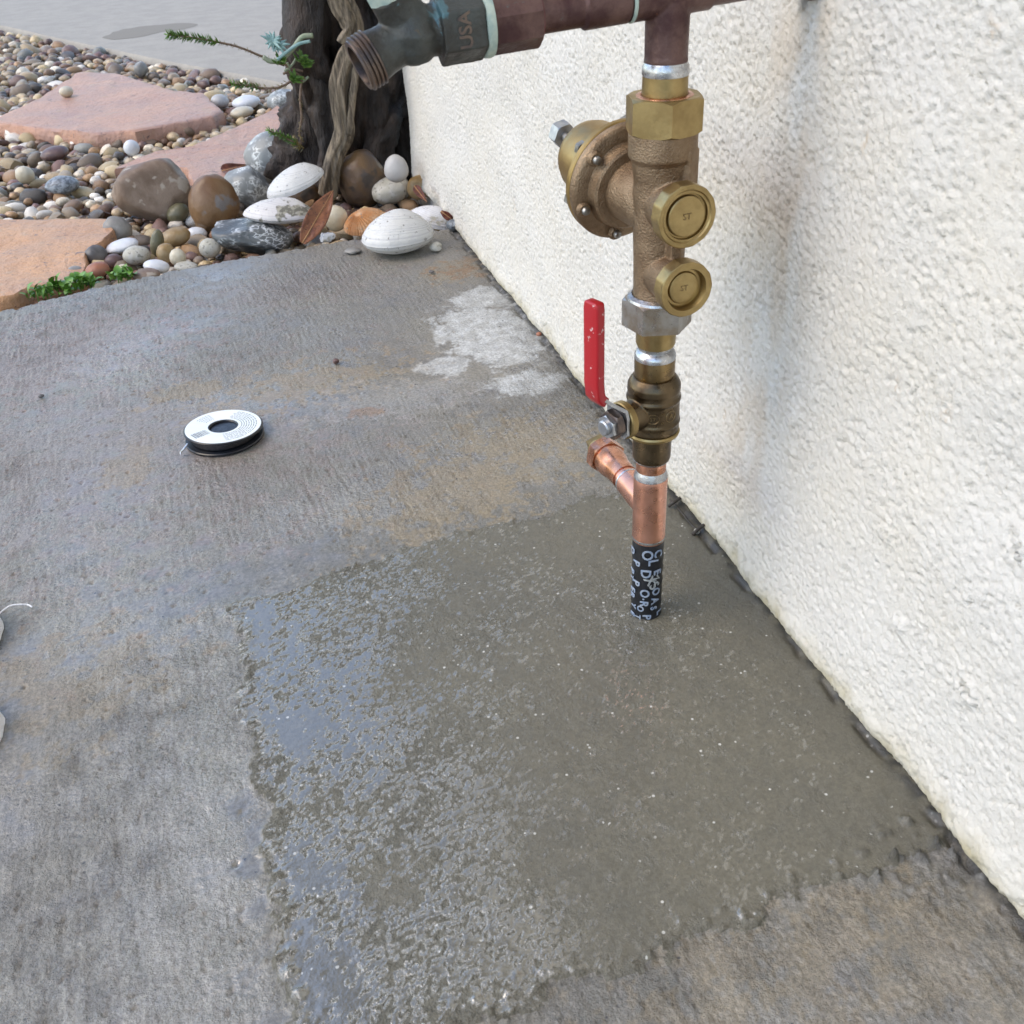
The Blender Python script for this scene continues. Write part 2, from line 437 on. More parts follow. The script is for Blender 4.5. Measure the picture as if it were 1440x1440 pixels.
white = np.maximum.reduce([blob(690, 470, .075, .12, 8, .2), blob(628, 515, .042, .028, 0, .25) * .8, blob(740, 540, .05, .035, 0, .25), blob(680, 420, .05, .05, 0, .2)])
white *= .60 + .30 * sstep(-1.0, 1.0, samp(T3, .7, X, Y))
white = np.maximum(white, .16 * blob(560, 560, .10, .05, 0, .6)) * slabm
ochre = np.maximum.reduce([.52 * blob(650, 690, .11, .07, 30, .7), .52 * blob(740, 620, .09, .06, 0, .8), .55 * blob(265, 550, .05, .03), .5 * blob(430, 540, .12, .05, 0, .9),
                           .4 * blob(180, 660, .03, .05), .35 * blob(100, 960, .07, .06, 0, .9), .30 * blob(1100, 1340, .10, .04, 0, .9), .2 * blob(1330, 1330, .08, .04, 0, .9), .35 * blob(640, 380, .06, .05)]) * slabm
pink = np.clip(np.maximum(.75 * blob(60, 500, .20, .16, 0, .6), .45 * blob(120, 640, .28, .22, 0, .8)), 0, 1) * slabm
pink = np.maximum(pink, .30 * blob(380, 410, .16, .07, 0, .8) * slabm)
rust = np.maximum.reduce([.7 * blob(648, 380, .03, .025, 0, 1.2), .5 * blob(510, 580, .02, .012), .45 * blob(665, 365, .02, .02, 0, 1.)])
dry = np.maximum.reduce([sstep(.45, .85, Y) * sstep(-.30, -.05, X) * .5, white, ochre * .7])
band = np.exp(-((X + .36) / .085) ** 2) * sstep(.45, .05, Y)
wet = (1 - pm) * np.clip(.46 + .34 * band + .07 * samp(T5, .9, X, Y) + .07 * samp(T2, 1.3, X, Y) - .55 * dry, 0, 1) \
    + pm * np.clip(.42 + .72 * film + .04 * samp(T3, .6, X, Y), 0, 1.06)
wet *= (1 - .6 * np.exp(-(wd / .02) ** 2)) * (1 - .5 * edge * sstep(.05, -.1, Y))
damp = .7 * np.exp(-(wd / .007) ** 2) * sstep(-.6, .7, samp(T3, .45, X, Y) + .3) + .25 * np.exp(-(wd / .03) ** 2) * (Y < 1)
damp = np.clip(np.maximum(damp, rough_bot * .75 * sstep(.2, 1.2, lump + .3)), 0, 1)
edgeY = np.interp(X, [-3, -.596, -.441, -.259, -.089, .1], [.60, .930, .978, 1.012, 1.022, 1.010]) + samp(T3, .6, X, Y) * .002
V = np.stack([X, Y, Z], -1)
# the far edge of the slab: the last rows fold down into the gravel
over = Y > edgeY
drop = np.clip((Y - edgeY) / .004, 0, 1)
V[..., 1] = np.where(over, edgeY + .004 * np.clip(drop, 0, 1), Y)
V[..., 2] = np.where(over, Z - np.clip((Y - edgeY), 0, .05) * 3.0, Z)
fc = lambda A: .25 * (A[:-1, :-1] + A[1:, :-1] + A[:-1, 1:] + A[1:, 1:])
kp = fc(pm) > .5
keep_all = (fc(Y - edgeY) < .03)
smear = slabm * np.clip(np.maximum(sstep(-.09, -.005, sdf + .02 * samp(T3, .8, X, Y)) * (Y < .5), 0), 0, 1) * .9
att = dict(smear=smear, white=white, ochre=ochre, pink=pink, rust=rust, wet=wet, grain=grain, damp=damp)
slab = link('patio_slab', grid_mesh('patio_slab', V, len(gx), len(gy), (~kp) & keep_all, att), m_slab); tag(slab, kind='structure')
patch = link('cement_patch', grid_mesh('cement_patch', V, len(gx), len(gy), kp & keep_all, dict(wet=wet, grain=grain, damp=damp)), m_patch); tag(patch, kind='structure')

# ------------------------------------------------------------------ house wall
YE = 1.315                        # far end of the wall
wy = axis(-3.0, -.45, YE, YE, .0016); wz = axis(-.05, -.008, .56, 2.7, .0016)
A, B = np.meshgrid(wy, wz)
s1 = tile(21, 1024, 22, 175); s5 = tile(25, 1024, 50, 160); s6 = tile(26, 1024, 6, 20); s2 = tile(22, 1024, 25, 60); s3 = tile(23, 1024, 3, 9); s4 = tile(24, 1024, 110, 260)
near = sstep(.45, -.15, A)                                        # coarser dash coat towards the viewer
h = samp(s1, .50, A, B); h2 = samp(s2, .55, A, B); h4 = samp(s4, .52, A, B)
D = np.tanh(h * .9) * .00048 * (1 + .35 * samp(s6, .9, A, B)) - np.clip(samp(s5, .57, A, B) - 1.25, 0, 2) * .0013 + h4 * .00024 + near * np.clip(h2 + .2, 0, 3) * .00022 + samp(s3, .9, A, B) * .0012
D -= np.clip(-h - .7, 0, 2) * .0013
knob = lambda y, z, r, hh: hh * np.exp(-(((A - y) ** 2 + (B - z) ** 2) / r ** 2))
for px, py, r, hh in [(1360, 965, .012, .0028), (1372, 985, .006, .002), (1115, 590, .008, .002), (1250, 750, .008, .002), (1265, 880, .007, .003), (1230, 65, .006, .0022), (1430, 770, .01, .0025), (1112, 635, .007, .0015)]:
    d = ray(px, py); q = CAM + d * (XW - CAM[0]) / d[0]
    D += knob(q[1], q[2], r, hh) * (.35 + 1.1 * sstep(-1, 1, h2 * .6 + h))
lip = .5 + .5 * samp(s3, .33, A, B)
D += np.exp(-((B - .012) / .012) ** 2) * (.0022 + .0006 * samp(s2, .8, A, B) + .0012 * samp(s3, .5, A, B))         # ragged swollen foot of the coat
D -= sstep(.006, -.004, B) * .012
rustm = np.zeros_like(D)
for y, z0, z1, wdt, a in [(.012, .05, .44, .034, .5), (-.002, .22, .445, .024, .7), (.03, .12, .36, .02, .35)]:
    rustm = np.maximum(rustm, a * np.exp(-((A - y + .006 * samp(s3, .4, A, B)) / wdt) ** 2) * sstep(z0, z0 + .08, B) * sstep(z1 + .01, z1 - .01, B) * sstep(-1.4, .8, samp(s3, .21, A, B * .3)))
for px, py in [(780, 235), (845, 345), (725, 290), (1040, 590), (1020, 585), (1068, 615), (1215, 200), (1258, 545), (1330, 580), (1095, 290), (1395, 40)]:
    d = ray(px, py); q = CAM + d * (XW - CAM[0]) / d[0]
    rustm = np.maximum(rustm, .9 * np.exp(-((A - q[1]) / .004) ** 2 - ((B - q[2]) / .008) ** 2) * sstep(-.2, .8, h))
basem = np.exp(-((B) / .019) ** 2) * (.6 + .4 * sstep(-.5, 1, samp(s3, .25, A, B))) * sstep(1.2, .6, A) + .35 * np.exp(-(B / .014) ** 2)
dirt = np.exp(-((B + .002) / .005) ** 2) * sstep(-.3, 1, samp(s2, .5, A, B)) * .8
d = ray(1132, 4); q = CAM + d * (XW - CAM[0]) / d[0]
dirt = np.maximum(dirt, .85 * np.exp(-((A - q[1]) / .006) ** 2 - ((B - q[2]) / .006) ** 2))
VW = np.stack([XW - D, A, B], -1)
rnd = np.clip((A - (YE - .012)) / .012, 0, 1)
VW[..., 0] += rnd ** 2 * .010
wall = link('house_wall', grid_mesh('house_wall', VW, len(wy), len(wz), None, dict(rust=np.clip(rustm, 0, 1), base=np.clip(basem, 0, 1), dirt=np.clip(dirt, 0, 1))), m_stucco)
# roof overhang above, outside the frame: it darkens the wet cement beside the wall
ev = MB().box((-.40, -3.0, 2.36), (XW, 1.75, 2.375)).box((-.43, -3.0, 2.34), (-.40, 1.75, 2.50)).build('eave_soffit', plain('soffit_paint', (.20, .17, .14), (.24, .21, .17), .7, 8), wall)
MB().add([(-.50, -3.0, 2.50), (2.2, -3.0, 3.6), (2.2, 1.75, 3.6), (-.50, 1.75, 2.50), (-.50, -3.0, 2.53), (2.2, -3.0, 3.63), (2.2, 1.75, 3.63), (-.50, 1.75, 2.53)], [(0, 3, 2, 1), (4, 5, 6, 7), (0, 1, 5, 4), (1, 2, 6, 5), (2, 3, 7, 6), (3, 0, 4, 7)]).build('roof', plain('roof_shingle', (.10, .085, .07), (.14, .12, .10), .8, 12), wall)
tag(wall, 'white stucco house wall with rough dash coat behind the pipe', 'wall')
wall_end = MB().box((XW + .0095, YE, -.05), (3.5, YE + .02, 2.7)).build('end_face', m_stucco, wall)
wall.data.flip_normals()

# ------------------------------------------------------------------ the plumbing riser (one soldered assembly)
riser = empty('water_pipe_riser')
tag(riser, 'vertical copper and brass water pipe with valves rising from wet cement beside wall', 'water pipe')
I = Matrix.Identity(4)

# black pipe-wrap tape, uneven turns
rr = random.Random(3); prof = []
for i in range(40):
    z = -6 + 84 * i / 39; prof.append((z, 12.1 + .25 * sin(z * .55) + rr.uniform(-.12, .12) + (.9 if z < 8 else 0) * (8 - z) / 14))
tape = MB().lathe(prof, seg=40).build('tape_wrap', m_tape, riser)
tag(tape, 'black pipe wrap tape printed with blue grey letters')
def wrap_text(ch, px, py, size, parent, mat, rot=-90):
    # pixel -> angle and height on the tape
    c = at(px, py, 0)
    best = None
    for k in range(400):
        z = k * .0002; q = at(px, py, z); dd = math.hypot(q[0], q[1])
        if best is None or dd < best[0] - 1e-7: best = (dd, z, q)
    # march along the ray to the front of the cylinder
    d = ray(px, py); d /= np.linalg.norm(d); R0 = .0126
    b_ = d[0] * CAM[0] + d[1] * CAM[1]; a_ = d[0] ** 2 + d[1] ** 2; c_ = CAM[0] ** 2 + CAM[1] ** 2 - R0 ** 2
    disc = b_ * b_ - a_ * c_
    t = (-b_ - math.sqrt(max(0, disc))) / a_
    P = CAM + d * t; th = math.atan2(P[1], P[0]); zz = P[2]
    v, f = text_geo(ch, size * .92, .00012, .00026); a = radians(rot); o = []
    for x, y, z in v:
        u = x * cos(a) - y * sin(a); w = x * sin(a) + y * cos(a)
        r = R0 + .00035 + z; o.append((r * cos(th + u / R0), r * sin(th + u / R0), zz + w))
    MB().add(o, f).build('letter', mat, parent)
cx0 = 870; cy0 = 750; sc = 10.28
for x, y, ch, s in [(205, 240, 'D', 9), (410, 320, 'O', 13), (570, 290, 'C', 11), (255, 425, 'P', 10), (495, 425, 'L', 12), (200, 530, 'P', 9), (385, 590, 'D', 12), (555, 560, 'E', 10),
                    (250, 710, 'P', 10), (195, 625, 'T', 8), (370, 870, 'O', 11), (535, 840, 'O', 10), (205, 800, 'E', 9), (200, 880, 'R', 9), (400, 955, '.', 10), (520, 975, 'A', 10),
                    (360, 1020, 'R', 10), (310, 1085, 'O', 8), (215, 1035, 'Y', 8), (500, 1080, 'S', 8), (580, 1130, 'L', 9), (200, 1150, 'E', 8), (270, 1200, 'T', 8), (400, 1210, 'P', 10)]:
    wrap_text(ch, cx0 + x / sc, cy0 + y / sc, s * .001, tape, m_print)
for x, y, ch, s in [(450, 690, 'X', 12), (510, 760, 'S', 13), (530, 660, 'Z', 9)]:
    wrap_text(ch, cx0 + x / sc, cy0 + y / sc, s * .001, tape, m_smear, -60)
MB().lathe([(-2, 15), (.4, 15.2), (1.6, 13.6), (1.9, 12.2)], seg=40).build('cement_collar', m_patch, riser)

# copper tee
tdir = Vector((-sin(radians(4)), cos(radians(4)), .02)).normalized()
tee = MB()
tee.lathe([(76.5, 11.2), (76.5, 12.5), (79, 12.9), (83, 12.7), (128, 12.7), (131, 12.9), (133, 12.5), (133, 11.2)], seg=48)
tee.lathe([(0, 11.9), (18, 12.0), (24, 11.5), (34, 11.3)], frame((0, 0, .107), tdir), 40)
tee = tee.build('copper_tee', m_copper, riser); tag(tee, 'new pink copper tee above the tape')
MB().lathe([(132.6, 11.1), (133.4, 12.7), (135.5, 12.4), (138.5, 11.5), (139.5, 11.15)], seg=48, cap=False).build('solder_ring', m_solder, tee)
MB().lathe([(77.5, 12.75), (78.4, 13.0), (79.6, 12.9)], seg=48, cap=False).build('solder_ring', m_solder, tee)
MB().lathe([(132, 11.1), (152, 11.1)], seg=48).build('pipe', m_copper_hot, riser)
F = lambda t: frame(Vector((0, 0, .107)) + tdir * t, tdir, (0, 0, 1))
br = MB().lathe([(0, 9.0), (3, 9.6), (14, 9.6)], F(.030), 40).build('branch_pipe', m_copper, riser)
tag(br, 'short copper branch with hex adapter and brass plug')
MB().lathe([(0, 9.8), (.8, 11.2), (2.2, 11.3), (3.4, 10.2)], F(.034), 40, cap=False).build('solder_ring', m_solder, br)
MB().lathe([(0, 9.0), (0, 10.6), (11, 10.9), (16, 11.2), (21, 12.6), (28, 13.0), (31, 12.6)], F(.042), 40).build('adapter', m_copper_hot, br)
MB().nut(15.6, 6, 0, 11, 8, 13.8, F(.073), .2).build('hex_collar', m_copper_hot, br, 30)
MB().lathe([(0, 8), (0, 10.8), (6, 10.8), (7, 10), (7, 0.5)], F(.0835), 40).build('brass_rim', m_brass, br)
MB().lathe([(0, (9.6, 4)), (9, (9.6, 4)), (10, (8.8, 4))], F(.089), 40, rot=.5).build('plug', m_brass, br)

# ball valve
bv = MB()
bv.lathe([(149, 11.2), (149, 13.3), (151, 13.9), (171, 14.3), (173, 17.6), (176, 18.9), (209, 18.5), (213, 16.9), (216, 15.6), (216, 11)], seg=64)
for z in (182.5, 200.5):
    bv.lathe([(z - 2.2, 18.6), (z - .8, 19.5), (z + .8, 19.5), (z + 2.2, 18.6)], seg=64)
bv.lathe([(205, 17), (206.5, 18.9), (211, 18.7), (214, 17.3), (217, 15)], seg=64)
sdir = Vector((-.94, -.34, 0)).normalized(); SZ = .1915
G = lambda t: frame(Vector((0, 0, SZ)) + sdir * t, sdir, (0, 0, 1))
bv.lathe([(5, 12), (18, 11.5), (23, 10.0), (29, 9.6)], G(0), 40)
valve = bv.cast('ball_valve', m_valve, riser, .0006, 3)
tag(valve, 'dark bronze ball valve with a red lever handle')
MB().lathe([(170, 15.6), (171.3, 19.0), (173.2, 19.6), (174.6, 18.9)], seg=64).build('flange_rim', m_brass, valve)
MB().lathe([(150.5, 11.1), (149.2, 13.35), (147.6, 12.2), (147.2, 11.1)], seg=48, cap=False).build('solder_ring', m_solder, valve)
MB().lathe([(212, 13), (214, 14.0), (230, 14.3), (232.5, 13.9), (232.5, 11)], seg=48).build('upper_socket', m_socket, valve)
MB().lathe([(230.5, 14.25), (232.4, 14.5), (234.5, 13.9), (236, 12.4), (237, 11.1)], seg=48, cap=False).build('solder_ring', m_solder, valve)
MB().lathe([(0, 8), (0, 13.6), (4.6, 13.6), (5.2, 12.8), (5.2, 7)], G(.0265), 48).build('packing_ring', m_brass, valve)
MB().nut(11.0, 6, 0, 6.0, 3.5, 9.8, G(.0355), .35).build('packing_nut', m_thread, valve, 30)
lev = MB()
pl = Vector((0, 0, SZ)) + sdir * .0325
ydir = Vector((0, 0, 1)).cross(sdir).normalized()
def strip(pts, w, th):
    """flat bar along pts (2-D: out along stem, up), constant width across"""
    vs = []; fs = []
    for i, (a, b, wd_) in enumerate(pts):
        p = Vector((0, 0, SZ)) + sdir * a + Vector((0, 0, b))
        i0, i1 = max(0, i - 1), min(len(pts) - 1, i + 1)
        t = (sdir * (pts[i1][0] - pts[i0][0]) + Vector((0, 0, pts[i1][1] - pts[i0][1]))).normalized()
        nn = t.cross(ydir).normalized()
        for s1_, s2_ in ((-1, -1), (1, -1), (1, 1), (-1, 1)):
            vs.append(p + ydir * (wd_ * w * s1_) + nn * (th * s2_))
    for i in range(len(pts) - 1):
        for j in range(4):
            a = i * 4 + j; b = i * 4 + (j + 1) % 4; fs.append((a, b, b + 4, a + 4))
    fs.append((3, 2, 1, 0)); m_ = len(vs); fs.append((m_ - 4, m_ - 3, m_ - 2, m_ - 1))
    return vs, fs
v_, f_ = strip([(.0335, -.010, .75), (.0335, -.007, 1), (.0335, .006, 1), (.0345, .012, .9), (.0465, .021, .75), (.0540, .0285, .62), (.0556, .038, .6)], .0105, .0012)
lev.add(v_, f_).build('lever', m_steel, valve, 30)
gp = MB(); v_, f_ = strip([(.0485, .0220, .80), (.0515, .0245, .96), (.0545, .0285, 1), (.0556, .038, 1), (.0556, .0905, 1), (.0556, .094, .93), (.0556, .096, .78)], .0072, .0036)
gp.add(v_, f_); g_o = gp.build('handle_grip', m_red, valve, 180)
b_ = g_o.modifiers.new('b', 'BEVEL'); b_.width = .0016; b_.segments = 3; b_.limit_method = 'ANGLE'
tag(g_o, 'red vinyl sleeve on the lever, standing upright')
MB().nut(8.8, 6, 0, 6.5, 0.2, 7.8, G(.0385), .1).build('handle_nut', m_steel, valve, 30)
MB().lathe([(0, 5.6), (2.6, 5.6), (3.4, 4.6)], G(.0448), 24).build('stem_end', m_steel, valve)
def on_valve(px, z, r=.0192):
    d = ray(px, 0); # solve the azimuth on the barrel whose column is px
    best = None
    for k in range(720):
        th = 2 * pi * k / 720; P = np.array([r * cos(th), r * sin(th), z]); c = RC.T @ (P - CAM)
        x = 720 + FPX * c[0] / c[2]
        facing = (CAM[0] - P[0]) * cos(th) + (CAM[1] - P[1]) * sin(th)
        if facing > 0 and (best is None or abs(x - px) < best[0]): best = (abs(x - px), th)
    return best[1]
def ring_on(th, z, rx, rz, w, parent, name='emblem'):
    pts = []
    for i in range(33):
        a = 2 * pi * i / 32; u = rx * cos(a) / .0189; zz = z + rz * sin(a)
        pts.append((.0188 * cos(th + u), .0188 * sin(th + u), zz))
    MB().tube(pts, w, 6, False).build(name, m_emb, parent)
def text_on(th, z, txt, size, parent, r=.0187, name='lettering', mat=None):
    v, f = text_geo(txt, size, .0004)
    MB().add([((r + q[2]) * cos(th + q[0] / r), (r + q[2]) * sin(th + q[0] / r), z + q[1]) for q in v], f).build(name, mat or m_emb, parent)
t1 = on_valve(918, .191); ring_on(t1, .1912, .0045, .0036, .0003, valve); text_on(t1, .1912, 'ST', .004, valve)
t2 = on_valve(944, .193); ring_on(t2, .1915, .0042, .0042, .0003, valve); text_on(t2, .1915, 'A', .005, valve)
text_on((t1 + t2) / 2, .1950, 'CE', .0026, valve); text_on((t1 + t2) / 2, .1875, '47', .0026, valve)
MB().lathe([(232, 11.1), (243, 11.1)], seg=48).build('pipe', m_copper_hot, riser)

# pressure regulator
prv = MB()
prv.lathe([(262, 12), (266, 15.5), (272, 17), (282, 16.2), (300, 16.5), (330, 17.5), (352, 17.5), (364, 19.0), (367, 21.3), (381, 21.3), (383, 19)], seg=64)
A7 = radians(8); bdir = Vector((-sin(A7), cos(A7), .15)).normalized(); fdir = Vector((sin(A7 - .10), -cos(A7 - .10), 0)).normalized()
BZ = .3325
K = lambda t: frame(Vector((0, 0, BZ)) + bdir * t, bdir, (0, 0, 1))
prv.lathe([(-4, 15), (8, 18), (22, 20), (36, 21.5), (43, 22)], K(0), 64)                     # swelling towards the diaphragm
C1 = lambda t: frame(Vector((0, 0, .3385)) + fdir * t, fdir, (0, 0, 1))
C2 = lambda t: frame(Vector((0, 0, .2935)) + fdir * t, fdir, (0, 0, 1))
prv.lathe([(0, 15.5), (16, 15.8), (22, 16.6), (27, 16.9)], C1(0), 48)
prv.lathe([(0, 14.5), (18, 14.8), (24, 15.4), (31, 15.6)], C2(0), 48)
prv.box((-.0035, .004, .296), (.0035, -.024, .336), Matrix.Rotation(A7 - .10, 4, 'Z'))
prv.box((-.006, -.022, .345), (.006, 0, .372), Matrix.Rotation(A7 + .55, 4, 'Z'))
reg = prv.cast('pressure_regulator', m_cast, riser, .0007, 7)
tag(reg, 'bronze water pressure regulator with round bonnet and two end caps')
# diaphragm flange: body half with ribs and bosses, gasket line, bonnet half
MB().lathe([(33, 18), (34.5, 26.5), (36, 28), (41, 28.8), (42.5, 29.6), (43.2, 36.4), (44.5, 38.6), (46, 39.3), (49.5, 39.3), (49.8, 38.6)], K(0), 72).build('body_flange', m_cast, reg)
MB().lathe([(49.8, 38.0), (51.0, 38.0)], K(0), 72).build('gasket', m_black, reg)
MB().lathe([(51, 38.6), (52, 39.3), (55, 39.2), (56.2, 38.0), (57, 31.5), (60, 29.2), (74, 27.0), (91, 25.4), (98, 23.0), (102.5, 19), (105, 13), (106, 8), (106.3, 2)], K(0), 72).build('bonnet', m_bonnet, reg)
for i in range(6):
    a = 2 * pi * (i + .16) / 6
    M_ = K(0) @ Matrix.Translation((cos(a) * .0338, sin(a) * .0338, 0))
    sc_ = MB(); sc_.lathe([(43.2, 5.4), (41.6, 5.0), (40.2, 4.0)], M_, 20)
    o = sc_.build('screw_boss', m_cast, reg)
    MB().lathe([(40.6, 2.9), (38.6, 2.8), (37.6, 2.2), (37.2, .8)], M_, 20).build('screw', m_screw, reg)
    MB().nut(5.0, 6, 57.5, 62, .3, 4.5, M_, a).build('bonnet_screw', m_screw, reg, 30)
MB().nut(9.0, 6, 105.5, 109.5, .3, 8, K(0), .2).build('lock_nut', m_brass, reg, 30)
MB().lathe([(108, 4.2), (133, 4.2)], K(0), 20).build('adjusting_stud', m_screw, reg)
MB().nut(9.4, 6, 130, 140, .3, 8.4, K(0), .3).build('adjusting_bolt', m_steel, reg, 30)
# end caps
def cap(Cm, R, t0, t1, prof, size, n=14, rot=.25):
    c = MB(); c.nut(R, n, t0, t1, prof[0][1], R * .955, Cm(0), rot, both=False)
    o = c.build('end_cap', m_brass, reg, 25)
    MB().lathe(prof + [(prof[-1][0], .2)], Cm(0), 64, cap=False).build('cap_face', m_brass, o, 25)
    v, f = text_geo('ST', size, .00025)
    zt = prof[-1][0] * .001 + .0001
    M_ = frame(Vector((0, 0, Cm(0)[2][3])) + fdir * zt, fdir, Vector((0, 0, 1)).cross(fdir))
    MB().add(v, f, M_).build('stamp', m_emb, o)
    return o
cap(C1, 19.6, 26, 36, [(35.99, 16.4), (35.0, 15.6), (35.0, 14.2), (33.2, 13.9), (33.2, 12.9), (35.2, 12.4), (35.6, 11.8), (35.6, 6)], .0055)
cap(C2, 18.0, 30, 40, [(39.99, 13.6), (37.6, 12.6), (34.8, 12.2), (34.8, 10.6), (36.3, 10.0), (36.6, 9.3), (36.6, 5)], .0050)
# union nuts and tailpieces
un = MB().nut(24.4, 6, 381, 402, 14.2, 21.8, None, on_valve(945, .39, .0235), both=True).build('union_nut', m_brass, reg, 25)
ln = MB().nut(23.6, 6, 255.5, 274.5, 14.0, 21.4, None, on_valve(905, .265, .0225), both=False).build('union_nut', m_nutsilver, reg, 25)
tag(ln, 'silvery tinned union nut under the regulator')
MB().lathe([(273.6, 15), (274.3, 20.4), (276, 19.8), (277.5, 17.2)], seg=64, cap=False).build('solder_ring', m_solder, reg)
MB().lathe([(240, 11.1), (240, 12.8), (242, 13.6), (257, 13.9)], seg=48).build('tailpiece', m_brass, reg)
MB().lathe([(236.5, 11.3), (239, 12.4), (240.5, 12.95), (241.5, 12.9)], seg=48, cap=False).build('solder_ring', m_solder, reg)
tp = MB().lathe([(398, 16.5), (400.5, 16.2), (401, 13.8), (412, 13.6), (419, 13.4)], seg=48).build('tailpiece', m_brass, reg)
MB().lathe([(413, 13.62), (414, 14.0), (418, 13.9), (420.5, 12.6)], seg=48, cap=False).build('solder_ring', m_solder, reg)
MB().lathe([(400.6, 18), (402.2, 17.2), (402.6, 14.6), (401.4, 13.7)], seg=48, cap=False).build('copper_ring', m_copper_hot, reg)

# old copper supply line and hose tap
xdir = Vector((-1, 0, -.055)).normalized(); TZ = .457
H = lambda t: frame(Vector((0, 0, TZ)) + xdir * t, xdir, (0, 0, 1))
ot = MB()
ot.lathe([(-24, 11.5), (-24, 12.9), (24, 12.9), (24, 11.5)], H(0), 48)
ot.lathe([(419.6, 11.5), (419.6, 12.6), (421, 13.0), (424, 12.7), (452, 12.9)], None, 48)
old = ot.cast('supply_tee', m_oldcu, riser, .0007, 3); tag(old, 'old dark brown copper tee at the top')
MB().lathe([(-96, 11.1), (82, 11.1)], H(0), 40).build('supply_pipe', m_oldcu, old)
MB().lathe([(25, 11.2), (27, 12.7), (52, 12.8), (54, 11.2)], H(0), 40).build('coupling', m_oldcu, old)
MB().lathe([(-95, 11.2), (-93.5, 17), (-90, 17), (-89, 11.2)], H(0), 40).build('wall_collar', m_oldcu, old)
MB().lathe([(23.5, 12.9), (24.2, 13.2), (25.6, 12.4)], H(0), 40, cap=False).build('verdigris_line', m_green, old)
bib = MB()
bib.nut(19.4, 6, 112, 136, 5, 18.4, H(0), 0.0)
bib.lathe([(132, 14), (140, 13), (150, 13.5)], H(0), 48)
bc = Vector((0, 0, TZ)) + xdir * .150
bib.lathe([(-16, 3), (-14, 9), (-9, 14), (0, 17), (9, 14), (14, 9), (16, 3)], frame(bc, (0, 0, 1)), 40)
odir = Vector((-.84, -.10, -.34)).normalized()
bib.lathe([(0, 13), (12, 12.2), (18, 12.4), (25, 13.6)], frame(bc, odir), 48)
stemd = Vector((-.42, -.1, .90)).normalized()
bib.lathe([(0, 13), (16, 12.5), (22, 12.5), (23, 10)], frame(bc, stemd), 48)
tap = bib.cast('hose_tap', m_patina, riser, .0008, 5); tag(tap, 'weathered green bronze hose tap marked USA')
OM = frame(bc - odir * .004, odir)
MB().lathe([(27, 12), (28, 13.5)] + [p for i in range(4) for p in ((28.4 + i * 2.4, 14.6), (29.2 + i * 2.4, 14.6), (29.9 + i * 2.4, 13.3), (30.3 + i * 2.4, 13.3))] + [(38, 13.2), (38, 10.6), (30, 10.2), (24, .5)], OM, 48, cap=False).build('hose_thread', m_thread, tap)
SM = frame(bc, stemd)
MB().nut(13.5, 6, 22, 31, 4, 12.4, SM, .3).build('bonnet_nut', m_green, tap, 30)
MB().lathe([(30, 4.2), (62, 4.2)], SM, 20).build('stem', m_thread, tap)
hw = MB()
pts = [(SM @ Vector((cos(a) * .025 * (1 + .07 * cos(6 * a)), sin(a) * .025 * (1 + .07 * cos(6 * a)), .060))) for a in [2 * pi * i / 60 for i in range(61)]]
hw.tube(pts, .004, 10, False); hw.lathe([(57, 8), (64, 8)], SM, 24)
for i in range(3):
    a = 2 * pi * i / 3; hw.tube([SM @ Vector((0, 0, .060)), SM @ Vector((cos(a) * .025, sin(a) * .025, .060))], .003, 8)
hw.build('hand_wheel', m_oldcu, tap)
MB().lathe([(106.5, 14), (107, 18.0), (109, 18.6), (111.6, 18.2), (112.6, 14)], H(0), 48).build('sealant_ring', m_green, tap)
fa = MB().nut(17.6, 8, 80, 107, 11.2, 16.8, H(0), .2).build('threaded_adapter', m_oldcu, tap, 40)
MB().lathe([(78, 11.1), (78.6, 14.2), (80.4, 14.9), (82, 13.5)], H(0), 48, cap=False).build('flux_ring', plain('red_flux', (.16, .02, .025), (.10, .03, .03), .4, 100), tap)
v, f = text_geo('USA', .0100, .0006, .0002)
ctr = Vector((0, 0, TZ)) + xdir * .124
hd = Vector((0, -1, 0))
up_ = xdir - hd * xdir.dot(hd); up_.normalize(); tx = up_.cross(hd)
Mx = Matrix.Identity(4)
for i in range(3): Mx[i][0] = tx[i]; Mx[i][1] = up_[i]; Mx[i][2] = hd[i]; Mx[i][3] = (ctr + hd * .0166)[i]
MB().add(v, f, Mx).build('lettering', m_thread, tap)

# ------------------------------------------------------------------ solder spool on the slab
sp_c = at(316, 612, .004)
spool = empty('solder_spool', (sp_c[0], sp_c[1], .0015))
tag(spool, 'black spool of solder wire with white paper label lying on slab', 'spool')
MB().lathe([(0, 14.6), (0, 41.5), (1, 42.5), (2.2, 42.5), (3, 41.5), (3, 14.6)], None, 64).build('lower_flange', m_black, spool)
MB().lathe([(3, 33), (4, 35.5), (10, 35.5), (11, 33)], None, 64).build('wound_wire', plain('solder_wire', (.07, .07, .075), (.11, .11, .115), .35, 300, Metallic=1.0), spool)
TL = Matrix.Translation((0, 0, .0)) @ Matrix.Rotation(radians(-2.0), 4, 'X') @ Matrix.Rotation(radians(2.5), 4, 'Y')
uf = MB().lathe([(10.5, 14.8), (10.5, 41), (11.3, 42.3), (12.6, 42.3), (13.4, 41.2), (13.4, 15.4), (12.4, 14.6), (3, 14.6)], TL, 64, cap=False).build('upper_flange', m_black, spool)
lab = MB().lathe([(13.5, 16.2), (13.75, 16.2), (13.75, 40.4), (13.5, 40.6)], TL, 64, cap=False).build('paper_label', m_label, spool)
ZL = .01382
pr = MB(); rr = random.Random(11)
